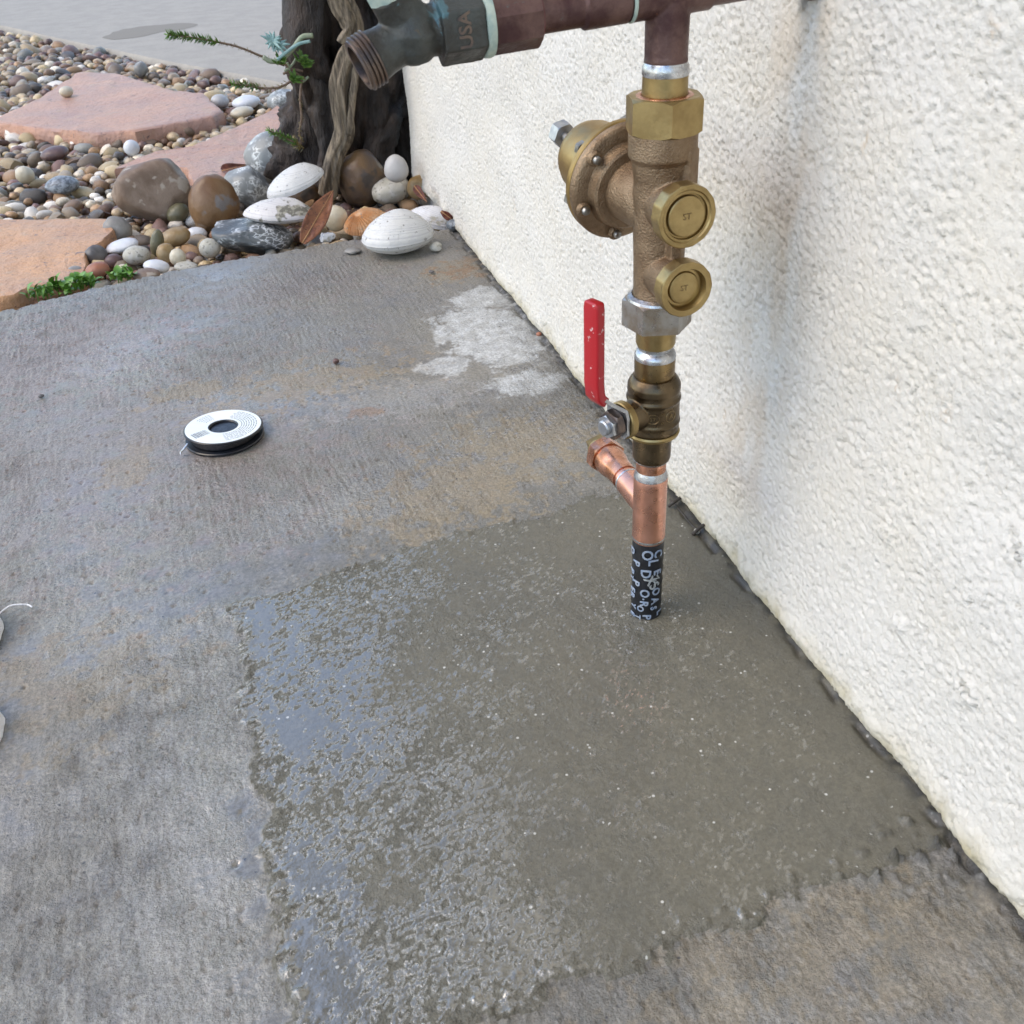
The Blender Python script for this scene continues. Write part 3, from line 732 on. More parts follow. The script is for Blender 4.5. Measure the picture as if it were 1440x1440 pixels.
for k in range(7):                                             # curved lines of fine print
    r = .0195 + k * .0026; a = radians(-95) + .02 * k; end = radians(62)
    while a < end:
        da = rr.uniform(.05, .16)
        v = []
        for j in range(4):
            t = a + da * j / 3; v += [(r * cos(t), r * sin(t), ZL), ((r + .0009) * cos(t), (r + .0009) * sin(t), ZL)]
        pr.add(v, [(0, 2, 3, 1), (2, 4, 5, 3), (4, 6, 7, 5)], TL); a += da + rr.uniform(.02, .05)
for k in range(5):
    r = .022 + k * .003
    for j in range(5):
        t = radians(112) + j * .11; v = [(r * cos(t + b_) + 0, r * sin(t + b_), ZL) for b_ in (0, .08)] + [((r + .0008) * cos(t + b_), (r + .0008) * sin(t + b_), ZL) for b_ in (.08, 0)]
        pr.add(v, [(0, 1, 2, 3)], TL)
pr.build('small_print', m_ink, lab)
bar = MB(); bm_ = TL @ Matrix.Translation((-.0245, -.0125, ZL)) @ Matrix.Rotation(radians(28), 4, 'Z'); x = -.0085
while x < .0085:
    w = rr.choice([.0004, .0004, .0008, .0012]); bar.add([(x, -.006, 0), (x + w, -.006, 0), (x + w, .006, 0), (x, .006, 0)], [(0, 1, 2, 3)], bm_); x += w + rr.choice([.0004, .0006])
bar.build('barcode', m_ink, lab)
pts = [(-.038, -.022, .012), (-.043, -.024, .008), (-.047, -.023, .004), (-.0475, -.0245, .0018)]
MB().tube(spline(pts, 20), .0011, 8).build('wire_tail', m_solder, spool)

# ------------------------------------------------------------------ white cloth at the left edge and loose thread
M = Mat('white_cotton'); M.set(Base_Color=(.85, .85, .86, 1), Roughness=.85); M.bump(M.noise(500, 3), .0008); M.bump(M.noise(60, 3), .004); m_cloth = M.m
def cloth(name, c, rad, seed, label, sx=1.0, sy=1.0, hz=.035):
    rs = np.random.default_rng(seed); vs = []; fs = []; nu, nv = 64, 28
    for j in range(nv + 1):
        t = j / nv
        for i in range(nu):
            a = 2 * pi * i / nu; p = Vector((cos(a) * t, sin(a) * t, seed * 3.1))
            edge_ = 1 + .10 * noise.noise(p * 1.6) + .07 * noise.noise(Vector((cos(a) * 3, sin(a) * 3, seed)))
            fold = noise.noise(Vector((cos(a) * t * 2.2, sin(a) * t * 2.2, seed * 1.7))) * .35 + abs(noise.noise(Vector((cos(a) * t * 4.5, sin(a) * t * 4.5, seed)))) * .35
            z = hz * (math.sqrt(max(0, 1 - t ** 2.6))) * (.75 + fold)
            r = rad * t * edge_
            vs.append((r * cos(a) * sx, r * sin(a) * sy, max(.0008, z)))
    for j in range(nv):
        for i in range(nu):
            a = j * nu + i; b = j * nu + (i + 1) % nu; fs.append((a, b, b + nu, a + nu))
    o = MB().add(vs, fs).build(name, m_cloth, None, 180); o.location = (c[0], c[1], .0005)
    return tag(o, label, 'cloth')
c1 = at(-54, 902); cloth('crumpled_rag', c1, .034, 2, 'white rag just showing at left edge, the upper of two', 1.0, 1.15)
c2 = at(-80, 1045); cloth('crumpled_rag', c2, .040, 5, 'white rag with soft folds at left edge, the lower of two', 1.02, 1.2)
thp = [at(-30, 890), at(-5, 872), at(15, 860), at(30, 857), at(41, 855), at(47, 858)]
th = MB().tube(spline([(p[0], p[1], .0035 + (.002 if i in (2, 3) else 0)) for i, p in enumerate(thp)], 24), .00075, 8).build('loose_thread', m_cloth)
tag(th, 'thin white thread curling on concrete near left edge', 'thread')

# ------------------------------------------------------------------ garden behind: path, gravel bed, flagstones
GZ = -.045
P0, P1 = at(-60, 28, -.02), at(430, 130, -.02)
pv = MB(); dirp = (P1 - P0); dirp[2] = 0; dirp /= np.linalg.norm(dirp); nrm = np.array([-dirp[1], dirp[0], 0]);
if nrm[1] < 0: nrm = -nrm
ts = np.linspace(-4, 3.6, 60); front = []
for t in ts:
    w_ = .015 * noise.noise(Vector((t * 1.7, 3, 1))) + .01 * math.sin(t * 3)
    front.append(P0 + dirp * t * 1.0 + nrm * w_)
vs = []; fs = []
for p in front:
    b = p + nrm * 9
    vs += [(p[0], p[1], -.09), (p[0] , p[1], -.022), (p[0] + nrm[0] * .008, p[1] + nrm[1] * .008, -.012), (b[0], b[1], -.01)]
for i in range(len(front) - 1):
    for j in range(3): fs.append((i * 4 + j, i * 4 + j + 4, i * 4 + j + 5, i * 4 + j + 1))
pv.add(vs, fs); path = pv.build('concrete_path', m_path, None, 40); tag(path, kind='structure')
path.data.flip_normals()
pst = at(205, 44, -.0112)
MPm = Mat('damp_mark'); MPm.set(Base_Color=(.27, .245, .205, 1), Roughness=.9, IOR=1.2)
vs = [(pst[0], pst[1], -.0112)]; n_ = 40
for i in range(n_):
    a = 2 * pi * i / n_; r = 1 + .25 * noise.noise(Vector((cos(a) * 1.5, sin(a) * 1.5, 9))) + .1 * noise.noise(Vector((cos(a) * 5, sin(a) * 5, 2)))
    q = at(205 + 62 * r * cos(a), 44 - 7 * r * sin(a) - 9 * cos(a), -.0112); vs.append(tuple(q))
mk = MB().add(vs, [(0, 1 + i, 1 + (i + 1) % n_) for i in range(n_)]).build('damp_patch', MPm.m, path)

bed = empty('gravel_bed'); tag(bed, kind='structure')
MB().box((-2.2, .96, -.09), (.40, 4.6, GZ - .004)).build('soil', m_soil, bed)

def flagstone(poly, zt, th, mat, label, seed):
    pts = [at(x, y, zt)[:2] for x, y in poly]
    # resample and roughen outline
    out = []; n = len(pts)
    for i in range(n):
        a = np.array(pts[i]); b = np.array(pts[(i + 1) % n]); m_ = max(2, int(np.linalg.norm(b - a) / .012))
        for j in range(m_):
            p = a + (b - a) * j / m_; k = .005
            out.append((p[0] + k * noise.noise(Vector((p[0] * 25, p[1] * 25, seed))), p[1] + k * noise.noise(Vector((p[0] * 25, p[1] * 25, seed + 7)))))
    c = np.mean(out, axis=0); n = len(out); vs = []; fs = []
    rings = [(1.0, -th), (1.006, -th * .5), (1.0, -.004), (.985, 0)] + [(s_, 0) for s_ in (.93, .86, .78, .7, .6, .5, .4, .3, .2, .1)]
    for s_, z in rings:
        for i, p in enumerate(out):
            q = c + (np.array(p) - c) * s_
            hgt = .0035 * noise.noise(Vector((q[0] * 9, q[1] * 9, seed * 2.0))) + .002 * noise.noise(Vector((q[0] * 40, q[1] * 14, seed)))
            sh_ = .004 * noise.noise(Vector((q[0] * 40, q[1] * 40, seed + z * 90)))
            vs.append((q[0] + (sh_ if z < -.003 else 0), q[1] + (sh_ if z < -.003 else 0), zt + z + (hgt if z > -.01 else 0)))
    vs.append((c[0], c[1], zt))
    for j in range(len(rings) - 1):
        for i in range(n):
            a = j * n + i; b = j * n + (i + 1) % n; fs.append((a, b, b + n, a + n))
    for i in range(n): fs.append(((len(rings) - 1) * n + i, (len(rings) - 1) * n + (i + 1) % n, len(vs) - 1))
    o = MB().add(vs, fs).build('flagstone', mat, None, 50)
    me = o.data
    # face outward
    if me.polygons[len(me.polygons) - 1].normal.z < 0: me.flip_normals()
    tag(o, label, 'flagstone', 'pink flagstones in the gravel')
    return o
flag_polys = [[(-20, 172), (50, 140), (112, 101), (160, 102), (215, 118), (245, 128), (288, 132), (313, 155), (300, 163), (250, 172), (190, 184), (130, 187), (60, 180)],
              [(160, 238), (215, 215), (270, 205), (330, 180), (392, 148), (420, 170), (400, 215), (345, 238), (310, 258), (275, 262), (262, 236), (215, 232)],
              [(-40, 308), (60, 306), (150, 308), (158, 322), (146, 338), (122, 352), (118, 382), (92, 396), (40, 404), (20, 415), (-40, 424)]]
flagstone(flag_polys[0], .004, .05, m_flag, 'pink flagstone with a brown front edge nearest the pale path', 1)
flagstone(flag_polys[1], -.004, .045, m_flag, 'pink flagstone between the big brown boulder and the tree trunk', 2)
flagstone(flag_polys[2], -.002, .045, m_flag2, 'orange mottled flagstone at left edge next to the patio', 3)

# ------------------------------------------------------------------ rocks
def rockmat(name, c1, c2, sc=40, vein=None, speck=None, rough=.4, bump=.0012, bs=120, band=False):
    M = Mat(name); f = M.mapr(M.noise(sc, 5, .6, dist=.4), .38, .62); c = M.mix(f, c1, c2)
    if vein:
        v = M.mapr(M.vor(vein[1], 'DISTANCE_TO_EDGE', M.mix(.12, M.co(), M.n('ShaderNodeTexNoise').outputs['Color'])), vein[2], .0)
        v = M.math('MULTIPLY', v, M.mapr(M.noise(vein[1] * .9, 3), .42, .55)); c = M.mix(v, c, vein[0])
    if speck: c = M.mix(M.mapr(M.noise(speck[1], 3, .6), .58, .64), c, speck[0])
    M.col(c); M.set(Roughness=rough); M.bump(M.noise(bs, 5, .65), bump)
    return M.m
def rock_mesh(name, seed, ax, amp=.12, fr=1.4, angular=0.0, sub=4, egg=0.0, fine=.02):
    import bmesh
    bm = bmesh.new(); bmesh.ops.create_icosphere(bm, subdivisions=sub, radius=1)
    rs = random.Random(seed); planes = []
    for _ in range(int(angular * 20)):
        n_ = Vector((rs.gauss(0, 1), rs.gauss(0, 1), rs.gauss(0, 1))).normalized(); planes.append((n_, rs.uniform(.62, .92)))
    off = Vector((seed * 1.37, seed * .71, seed * 2.3))
    for v in bm.verts:
        p = v.co.copy(); d = 1 + amp * noise.noise(p * fr + off) + amp * .5 * noise.noise(p * fr * 2.3 + off) + fine * noise.noise(p * 7 + off)
        p = p * d
        for n_, dd in planes:
            e = p.dot(n_) - dd
            if e > 0: p -= n_ * e * .92
        if egg: k = 1 - egg * p.z; p.x *= k; p.y *= k
        v.co = Vector((p.x * ax[0], p.y * ax[1], p.z * ax[2]))
    me = bpy.data.meshes.new(name); bm.to_mesh(me); bm.free(); smooth(me, 40 if angular else 180)
    return me
placed = []      # (x, y, radius) of everything the pebbles must keep clear of
def rock(name, px, py, w, h, zb, mat, label, cat='stone', seed=1, amp=.12, angular=0., egg=0., roll=0, depth=.85, yaw=0, group=None, fr=1.4, z=None, sub=4):
    P = at(px, py, zb + .02); s = ppm(P); a = w / 2 / s
    dv = CAM - P; el = math.atan2(dv[2], math.hypot(dv[0], dv[1])); b = a * depth
    c2 = ((h / 2 / s) ** 2 - (b * sin(el)) ** 2) / cos(el) ** 2; c = math.sqrt(max(c2, (a * .28) ** 2))
    P = at(px, py, zb + c * .93) if z is None else at(px, py, z)
    me = rock_mesh(name, seed, (a, b, c), amp, fr, angular, sub, egg)
    o = link(name, me, mat); o.location = tuple(P)
    # lateral axis square to the line of sight, then the wanted roll
    va = math.atan2(P[1] - CAM[1], P[0] - CAM[0]) - pi / 2
    o.rotation_euler = (Matrix.Rotation(va + radians(yaw), 3, 'Z') @ Matrix.Rotation(radians(roll), 3, 'Y')).to_euler()
    tag(o, label, cat, group); placed.append((P[0], P[1], max(a, b)))
    return o
G0 = -.035
mr_tan = rockmat('tan_boulder', (.16, .105, .07), (.27, .20, .15), 14, speck=((.40, .34, .28), 25), rough=.5)
mr_rust = rockmat('rust_boulder', (.15, .075, .03), (.20, .115, .055), 12, speck=((.17, .15, .14), 18), rough=.38)
mr_vein = rockmat('veined_grey', (.23, .24, .235), (.30, .31, .295), 25, vein=((.72, .74, .72), 26, .16), rough=.4)
mr_vein2 = rockmat('veined_dark', (.075, .085, .09), (.14, .15, .155), 25, vein=((.60, .63, .65), 30, .13), rough=.3)
mr_brown = rockmat('brown_stone', (.17, .095, .04), (.11, .075, .055), 12, rough=.32, speck=((.07, .055, .045), 16))
mr_grey = rockmat('pale_grey_stone', (.42, .41, .40), (.47, .45, .43), 20, rough=.45)
mr_cream = rockmat('speckled_cream', (.42, .40, .33), (.50, .48, .43), 60, speck=((.24, .23, .19), 160), rough=.5)
mr_ivory = rockmat('ivory_stone', (.58, .53, .42), (.52, .44, .31), 18, rough=.4)
mr_olive = rockmat('olive_stone', (.10, .095, .05), (.15, .13, .075), 25, rough=.35)
mr_terra = rockmat('terracotta_stone', (.34, .125, .065), (.27, .12, .075), 25, rough=.42)
mr_dgrey = rockmat('dark_grey_stone', (.09, .085, .085), (.15, .14, .135), 30, rough=.42)
mr_mid = rockmat('mid_grey_stone', (.21, .20, .185), (.28, .265, .24), 30, rough=.45)
mr_white = rockmat('white_stone', (.62, .63, .66), (.70, .70, .70), 30, rough=.4)
mr_ochre = rockmat('ochre_stone', (.27, .17, .065), (.33, .24, .13), 25, rough=.38)
mr_maroon = rockmat('maroon_stone', (.10, .055, .05), (.15, .09, .08), 25, rough=.38)
mr_granite = rockmat('granite', (.10, .115, .13), (.30, .33, .36), 130, rough=.4)
for a in [
    ('boulder', 216, 268, 98, 84, G0, mr_tan, 'big tan boulder with pale blotches beside the pink flagstone', 'boulder', 3, .16, .35, 0, 0),
    ('boulder', 300, 287, 66, 76, G0, mr_rust, 'rust brown egg shaped boulder between tan boulder and dark veined rock', 'boulder', 8, .07, 0, .06, 8),
    ('boulder', 383, 222, 76, 66, G0 + .01, mr_vein, 'round grey boulder with white veins under the green sprig', 'boulder', 12, .08, 0, 0, 0),
    ('rock', 350, 264, 66, 54, G0, mr_vein, 'grey rock with white veins wedged behind the rust boulder', 'rock', 15, .12, .2, 0, 12),
    ('rock', 352, 331, 112, 56, G0, mr_vein2, 'dark grey rock with white streaks at the patio edge', 'rock', 21, .14, .5, 0, 12),
    ('rock', 424, 272, 50, 36, G0, mr_brown, 'small brown rock under the upper white shell', 'rock', 22, .08, 0, 0, 0),
    ('boulder', 508, 252, 64, 74, G0, mr_brown, 'brown boulder with dark top in front of the trunk', 'boulder', 25, .10, .12, .05, 0),
    ('stone', 550, 268, 56, 38, G0 + .01, mr_cream, 'speckled cream stone under the pale egg', 'stone', 28, .05, 0, 0, -8),
    ('stone', 557, 237, 34, 38, .028, mr_grey, 'pale grey egg shaped stone beside the wall corner', 'stone', 30, .03, 0, .12, 0),
    ('stone', 591, 264, 38, 34, G0 + .02, mr_ochre, 'small brown stone tucked against the wall corner', 'stone', 31, .1, .2, 0, 0),
    ('stone', 472, 307, 34, 36, -.012, mr_ivory, 'smooth ivory stone between dead leaf and orange shell', 'stone', 33, .04, 0, 0, 0),
    ('stone', 250, 300, 34, 26, G0 + .005, mr_olive, 'dark olive oblong stone between tan and rust boulders', 'stone', 35, .05, 0, 0, -30),
    ('stone', 163, 321, 44, 36, G0 + .005, mr_mid, 'grey pyramid shaped stone at the corner of orange flagstone', 'stone', 36, .12, .5, .35, 0),
    ('stone', 172, 346, 46, 20, G0 + .012, mr_white, 'flat bluish white stone below the pyramid stone', 'stone', 37, .05, 0, 0, -6),
    ('stone', 192, 359, 38, 27, G0 + .012, mr_cream, 'round pale grey stone in front of the flat white one', 'stone', 38, .06, 0, 0, 0),
    ('stone', 221, 343, 19, 40, G0 + .01, mr_olive, 'narrow upright olive stone left of the brown oval one', 'stone', 39, .05, 0, 0, 18),
    ('stone', 247, 333, 42, 27, G0 + .012, mr_ochre, 'brown oval stone below the rust boulder', 'stone', 40, .05, 0, 0, -8),
    ('stone', 277, 328, 28, 18, G0 + .005, mr_white, 'small flat white stone right under the rust boulder', 'stone', 41, .05, 0, 0, 10),
    ('stone', 295, 349, 30, 28, G0 + .012, mr_cream, 'round speckled white stone left of the dark veined rock', 'stone', 42, .05, 0, 0, 0),
    ('stone', 233, 356, 26, 28, G0 + .012, mr_ochre, 'tan stone next to the ivory egg near the patio edge', 'stone', 43, .06, 0, 0, 20),
    ('stone', 250, 362, 23, 25, G0 + .016, mr_ivory, 'small ivory egg stone near the patio edge', 'stone', 44, .03, 0, 0, 10),
    ('stone', 135, 359, 32, 30, G0 + .008, mr_dgrey, 'dark grey blocky stone right of the orange flagstone', 'stone', 45, .1, .4, 0, 0),
    ('stone', 137, 382, 36, 27, G0 + .012, mr_terra, 'terracotta coloured stone by the green weeds', 'stone', 46, .06, .1, 0, -12),
    ('stone', 106, 385, 28, 22, G0 + .012, mr_mid, 'grey oval stone left of the terracotta one', 'stone', 47, .05, 0, 0, 0),
    ('stone', 220, 375, 36, 21, G0 + .014, mr_white, 'white oval stone close to the patio edge', 'stone', 48, .05, 0, 0, 14),
    ('stone', 160, 367, 26, 20, G0 + .008, mr_maroon, 'dark maroon stone above the terracotta one', 'stone', 49, .05, 0, 0, 0),
    ('stone', 206, 387, 40, 20, G0 + .012, mr_tan, 'mottled brown stone lying against the patio edge', 'stone', 50, .08, .1, 0, 0),
    ('stone', 262, 375, 34, 16, G0 + .012, mr_cream, 'pale flat stone at the patio edge right of the white oval', 'stone', 51, .07, 0, 0, 8),
    ('stone', 175, 384, 20, 26, G0 + .01, mr_ivory, 'small ivory stone with a brown eye beside the weeds', 'stone', 52, .06, 0, 0, 0),
    ('stone', 88, 260, 46, 25, G0 + .012, mr_granite, 'speckled blue grey granite stone in the gravel', 'stone', 53, .06, 0, 0, 0),
    ('stone', 77, 216, 40, 20, G0 + .012, mr_maroon, 'long purple brown stone near front of the far flagstone', 'stone', 54, .06, 0, 0, -6),
    ('stone', 35, 246, 26, 24, G0 + .014, mr_ivory, 'cream stone left of the granite one', 'stone', 55, .06, 0, 0, 20),
    ('stone', 185, 208, 22, 22, G0 + .014, mr_white, 'white egg stone between the two pink flagstones', 'stone', 56, .04, 0, 0, 20),
    ('stone', 346, 144, 40, 19, G0 + .012, mr_white, 'long white stone between path and pink flagstone', 'stone', 57, .05, 0, 0, -4),
    ('stone', 340, 158, 34, 16, G0 + .012, mr_ivory, 'flat cream stone next to the long white one', 'stone', 58, .05, 0, 0, -6),
    ('stone', 309, 143, 26, 20, G0 + .012, mr_grey, 'pale grey stone at the tip of the far flagstone', 'stone', 59, .05, 0, 0, 0),
    ('stone', 93, 129, 20, 15, .004, mr_ivory, 'small tan stone resting on the far pink flagstone', 'stone', 60, .05, 0, 0, 0),
    ('stone', 197, 98, 22, 24, G0 + .01, mr_mid, 'grey block shaped stone above the far flagstone', 'stone', 61, .08, .4, 0, 0),
    ('stone', 395, 140, 42, 26, G0 + .012, mr_vein, 'pale veined stone at the foot of the trunk', 'stone', 62, .08, .1, 0, -20),
]:
    nm, px, py, w, h, zb, mt, lb, ct, sd_, am, an, eg, ro = a
    rock(nm, px, py, w, h, zb, mt, lb, ct, sd_, am, an, eg, ro, sub=4 if w > 45 else 3)
placed_n = len(placed)
for px, py, w, h, mt, lb in [(613, 347, 20, 14, mr_cream, 'tiny speckled pebble right of the big clam shell on the slab'),
                             (497, 352, 26, 9, mr_mid, 'flat grey chip left of the big clam shell on the slab'),
                             (607, 382, 9, 5, mr_dgrey, 'tiny black crumb on the slab below the clam shell'),
                             (58, 557, 9, 7, mr_dgrey, 'small dark crumb on the slab left of the spool'),
                             (758, 470, 9, 7, mr_terra, 'tiny rust red crumb by the foot of the wall'),
                             (638, 316, 22, 18, mr_granite, 'small blue grey rubble lump at the foot of the wall'),
                             (980, 747, 10, 9, mr_cream, 'tiny pale pebble by the wall right of the copper tee'),
                             (472, 508, 11, 9, mr_maroon, 'small dark purple crumb on the slab')]:
    rock('crumb', px, py, w, h, .0005, mt, lb, 'pebble', hash(lb) % 97 if False else len(lb), .15, .2, 0, 0, sub=2)
del placed[placed_n:]

# shells --------------------------------------------------------------
def shell(name, px, py, w, h, zb, mat, label, seed, ribs=0, rings=22, roll=0, yaw=0, hz=.55, umbo=(.55, .35), ringamp=.012, tilt=0, depth=.8, closed=False):
    P = at(px, py, zb + .015); s = ppm(P); a = w / 2 / s
    dv = CAM - P; el = math.atan2(dv[2], math.hypot(dv[0], dv[1])); b = a * depth; c = a * hz
    nu, nv = 160, 110; vs = []; fs = []
    for j in range(nv + 1):
        t = j / nv
        for i in range(nu):
            th = 2 * pi * i / nu; out = 1 + .06 * cos(th * 2 + .6) + .04 * noise.noise(Vector((cos(th) * 2, sin(th) * 2, seed)))
            # growth about the umbo: rings share the beak and spread towards the margin
            x = umbo[0] * (1 - t) + cos(th) * out * t; y = umbo[1] * (1 - t) + sin(th) * out * t
            rad = math.hypot(x / out, y / out)
            z = (max(0, 1 - min(1, rad) ** 2.3)) ** .62 * (.8 + .28 * (1 - t))
            k = 1 + ringamp * (sin(t * rings * 2 * pi + 2 * noise.noise(Vector((t * 4, seed, 0)))) * (.5 + noise.noise(Vector((t * 9, seed * 2., 1)))))
            if ribs:
                an = math.atan2(y - umbo[1], x - umbo[0]); k += .08 * abs(sin(an * ribs)) * sstep(.05, .3, t)
            k += .012 * noise.noise(Vector((x * 5, y * 5, seed * 1.)))
            vs.append((x * a * k, y * b * k, z * c * k))
    for j in range(nv):
        for i in range(nu):
            p = j * nu + i; q = j * nu + (i + 1) % nu; fs.append((p, q, q + nu, p + nu))
    nb = len(vs); base = nv * nu
    if closed:                                                # second valve underneath
        k0 = len(vs); vs += [(v[0], v[1], -.62 * v[2] - .0004) for v in vs[:k0]]
        fs += [tuple(i + k0 for i in f[::-1]) for f in fs]
    for i in range(0 if closed else nu):                      # inner lip and hollow underside
        v = vs[base + i]; vs.append((v[0] * .93, v[1] * .93, .002))
    for i in range(0 if closed else nu):
        v = vs[base + i]; vs.append((v[0] * .5, v[1] * .5, c * .55))
    for r0, r1 in (() if closed else ((base, nb), (nb, nb + nu))):
        for i in range(nu):
            j = (i + 1) % nu; fs.append((r0 + i, r0 + j, r1 + j, r1 + i))
    if not closed: fs.append(tuple(range(nb + nu, nb + 2 * nu)))
    o = MB().add(vs, fs).build(name, mat, None, 60)
    gt = o.data.attributes.new('growth', 'FLOAT', 'POINT'); gv = np.zeros(len(vs), np.float32); base_t = np.repeat(np.arange(nv + 1) / nv, nu)
    gv[:len(base_t)] = base_t
    if closed: gv[len(base_t):2 * len(base_t)] = base_t
    gt.data.foreach_set('value', gv)
    P = at(px, py, zb + c * .56) if closed else at(px, py, zb + c * .40)
    if not closed: P[2] = zb
    o.location = tuple(P); va = math.atan2(P[1] - CAM[1], P[0] - CAM[0]) - pi / 2
    o.rotation_euler = (Matrix.Rotation(va + radians(yaw), 3, 'Z') @ Matrix.Rotation(radians(roll), 3, 'Y') @ Matrix.Rotation(radians(tilt), 3, 'X')).to_euler()
    tag(o, label, 'shell', 'sea shells'); placed.append((P[0], P[1], a * .9))
    return o
def shellmat(name, c1, c2, crust=None, sc=18, rough=.5):
    M = Mat(name); c = M.mix(M.mapr(M.noise(sc, 4), .4, .7), c1, c2)
    gn = M.n('ShaderNodeTexNoise'); gn.noise_dimensions = '1D'; gn.inputs['Scale'].default_value = 26; gn.inputs['Detail'].default_value = 5; M.l(M.attr('growth'), gn.inputs['W'])
    c = M.mix(M.mapr(gn.outputs['Fac'], .5, .72, 0, .4), c, tuple(x * .62 for x in c2[:2]) + (c2[2] * .68,))
    c = M.mix(M.mapr(M.noise(140, 3), .64, .69), c, (.25, .24, .22))
    if crust: c = M.mix(M.mapr(M.noise(crust[1], 4, .6), crust[2], crust[2] + .05), c, M.mix(M.mapr(M.noise(120, 4), .45, .55), crust[0], (.36, .34, .28)))
    M.col(c); M.set(Roughness=rough); M.bump(M.noise(170, 4, .65), .0012); return M.m
ms_white = shellmat('white_shell', (.60, .595, .57), (.53, .53, .525))
ms_crust = shellmat('crusted_shell', (.62, .60, .575), (.56, .53, .54), ((.16, .15, .12), 24, .53))
ms_grey = shellmat('weathered_shell', (.66, .66, .67), (.50, .49, .48), ((.42, .38, .34), 30, .58))
ms_orange = shellmat('orange_shell', (.56, .26, .10), (.66, .46, .30), None, 30)
shell('clam_shell', 560, 333, 98, 70, .001, ms_white, 'large white clam shell lying on the corner of the patio slab', 3, 0, 24, 0, 28, .70, (.45, .42), .014, 0, .90, True)
shell('cockle_shell', 516, 308, 62, 46, -.004, ms_orange, 'orange ribbed cockle shell left of the big white clam', 5, 16, 8, -6, 20, .75, (-.45, -.1), .006, 8, .9)
shell('clam_shell', 606, 303, 66, 44, -.006, ms_grey, 'broken grey white shell between big clam and the wall', 9, 0, 14, 14, -20, .6, (.2, .5), .02, 0, .8)
shell('clam_shell', 392, 300, 94, 44, .010, ms_crust, 'white shell with a round brown crust on its side', 12, 0, 16, 4, -8, .42, (.5, .3), .010, 0, .75, True)
shell('clam_shell', 414, 250, 84, 40, .040, ms_white, 'white shell perched tilted on a small brown rock', 15, 0, 16, -18, 10, .52, (.6, .3), .010, 6, .75)
bc_ = at(460, 334, .004)
o = link('shell_chip', rock_mesh('shell_chip', 77, (.015, .010, .007), .35, 2.5, .3, 3), ms_grey); o.location = tuple(bc_); tag(o, 'small knobbly white shell fragment on the slab below the dead leaf', 'shell')

# ------------------------------------------------------------------ pebbles of the gravel bed
M = Mat('river_pebble')
_oi = M.n('ShaderNodeObjectInfo'); _at = M.n('ShaderNodeAttribute'); _at.attribute_name = 'tone'
def pebmat(name, col_socket, rnd_socket, Mm):
    nz = Mm.n('ShaderNodeTexNoise'); nz.noise_dimensions = '4D'; nz.inputs['Scale'].default_value = 70; nz.inputs['Detail'].default_value = 4
    Mm.l(Mm.co(), nz.inputs['Vector'])
    if rnd_socket is not None: Mm.l(Mm.math('MULTIPLY', rnd_socket, 50), nz.inputs['W'])
    f = Mm.mapr(nz.outputs['Fac'], .35, .65, .78, 1.22)
    c = Mm.mix(1.0, col_socket, f, 'MULTIPLY')
    c = Mm.mix(Mm.mapr(Mm.noise(260, 3), .60, .66, 0, .35), c, (.08, .07, .06))
    Mm.col(c); Mm.rgh(Mm.mapr(Mm.noise(25, 2), .3, .7, .28, .5)); Mm.bump(Mm.noise(220, 3), .0006)
    return Mm.m
m_peb = pebmat('river_pebble', _oi.outputs['Color'], _oi.outputs['Random'], M)
M = Mat('river_gravel'); _at = M.n('ShaderNodeAttribute'); _at.attribute_name = 'tone'
m_grav = pebmat('river_gravel', _at.outputs['Color'], None, M)
TONES = [(.12, .10, .085), (.16, .13, .105), (.19, .135, .10), (.23, .195, .155), (.14, .085, .06), (.30, .26, .20), (.36, .29, .20), (.27, .23, .18), (.34, .28, .19), (.46, .39, .26), (.55, .52, .46), (.60, .60, .60), (.19, .20, .20), (.24, .15, .085), (.13, .085, .08), (.30, .20, .12), (.075, .07, .07), (.40, .33, .21), (.16, .10, .095)]
def inpoly(x, y, poly):
    r = False; n = len(poly); j = n - 1
    for i in range(n):
        if (poly[i][1] > y) != (poly[j][1] > y) and x < (poly[j][0] - poly[i][0]) * (y - poly[i][1]) / (poly[j][1] - poly[i][1]) + poly[i][0]: r = not r
        j = i
    return r
fpoly = [[tuple(at(x, y, 0)[:2]) for x, y in p] for p in flag_polys]
def path_side(x, y): return (x - P0[0]) * nrm[0] + (y - P0[1]) * nrm[1]      # >0: on the path
rr = random.Random(42); pebs = []; cell = {}
def clash(x, y, r, lst, k):
    for i in range(int((x - .05) // .05), int((x + .05) // .05) + 1):
        for j in range(int((y - .05) // .05), int((y + .05) // .05) + 1):
            for (a, b, c) in lst.get((i, j), ()):
                if (a - x) ** 2 + (b - y) ** 2 < (k * (c + r)) ** 2: return True
    return False
def scatter(n, rmin, rmax, k, zlo, zhi, lst, keep_rocks):
    out = []
    for _ in range(n):
        y = .99 + 3.6 * rr.random() ** 1.35; x = rr.uniform(-.68 - .13 * (y - 1), .16 if y < 1.3 else .20)
        if y < np.interp(x, [-.9, -.596, -.441, -.259, -.089, .1], [.84, .930, .978, 1.012, 1.022, 1.010]) + .012: continue
        far = 1 + .22 * max(0, y - 1.3)
        r = rmin + (rmax - rmin) * rr.random() ** 1.7; r *= far
        if path_side(x, y) > -r * .8: continue
        if x > XW - r and y < YE + .03: continue
        if any(inpoly(x, y, p) for p in fpoly): continue
        if keep_rocks and any((a - x) ** 2 + (b - y) ** 2 < (c * .72) ** 2 for a, b, c in placed): continue
        if clash(x, y, r, lst, k): continue
        lst.setdefault((int(x // .05), int(y // .05)), []).append((x, y, r))
        out.append((x, y, rr.uniform(zlo, zhi) + r * .25, r))
    return out
topl = scatter(26000, .009, .021, .80, GZ + .006, GZ + .016, {}, True)
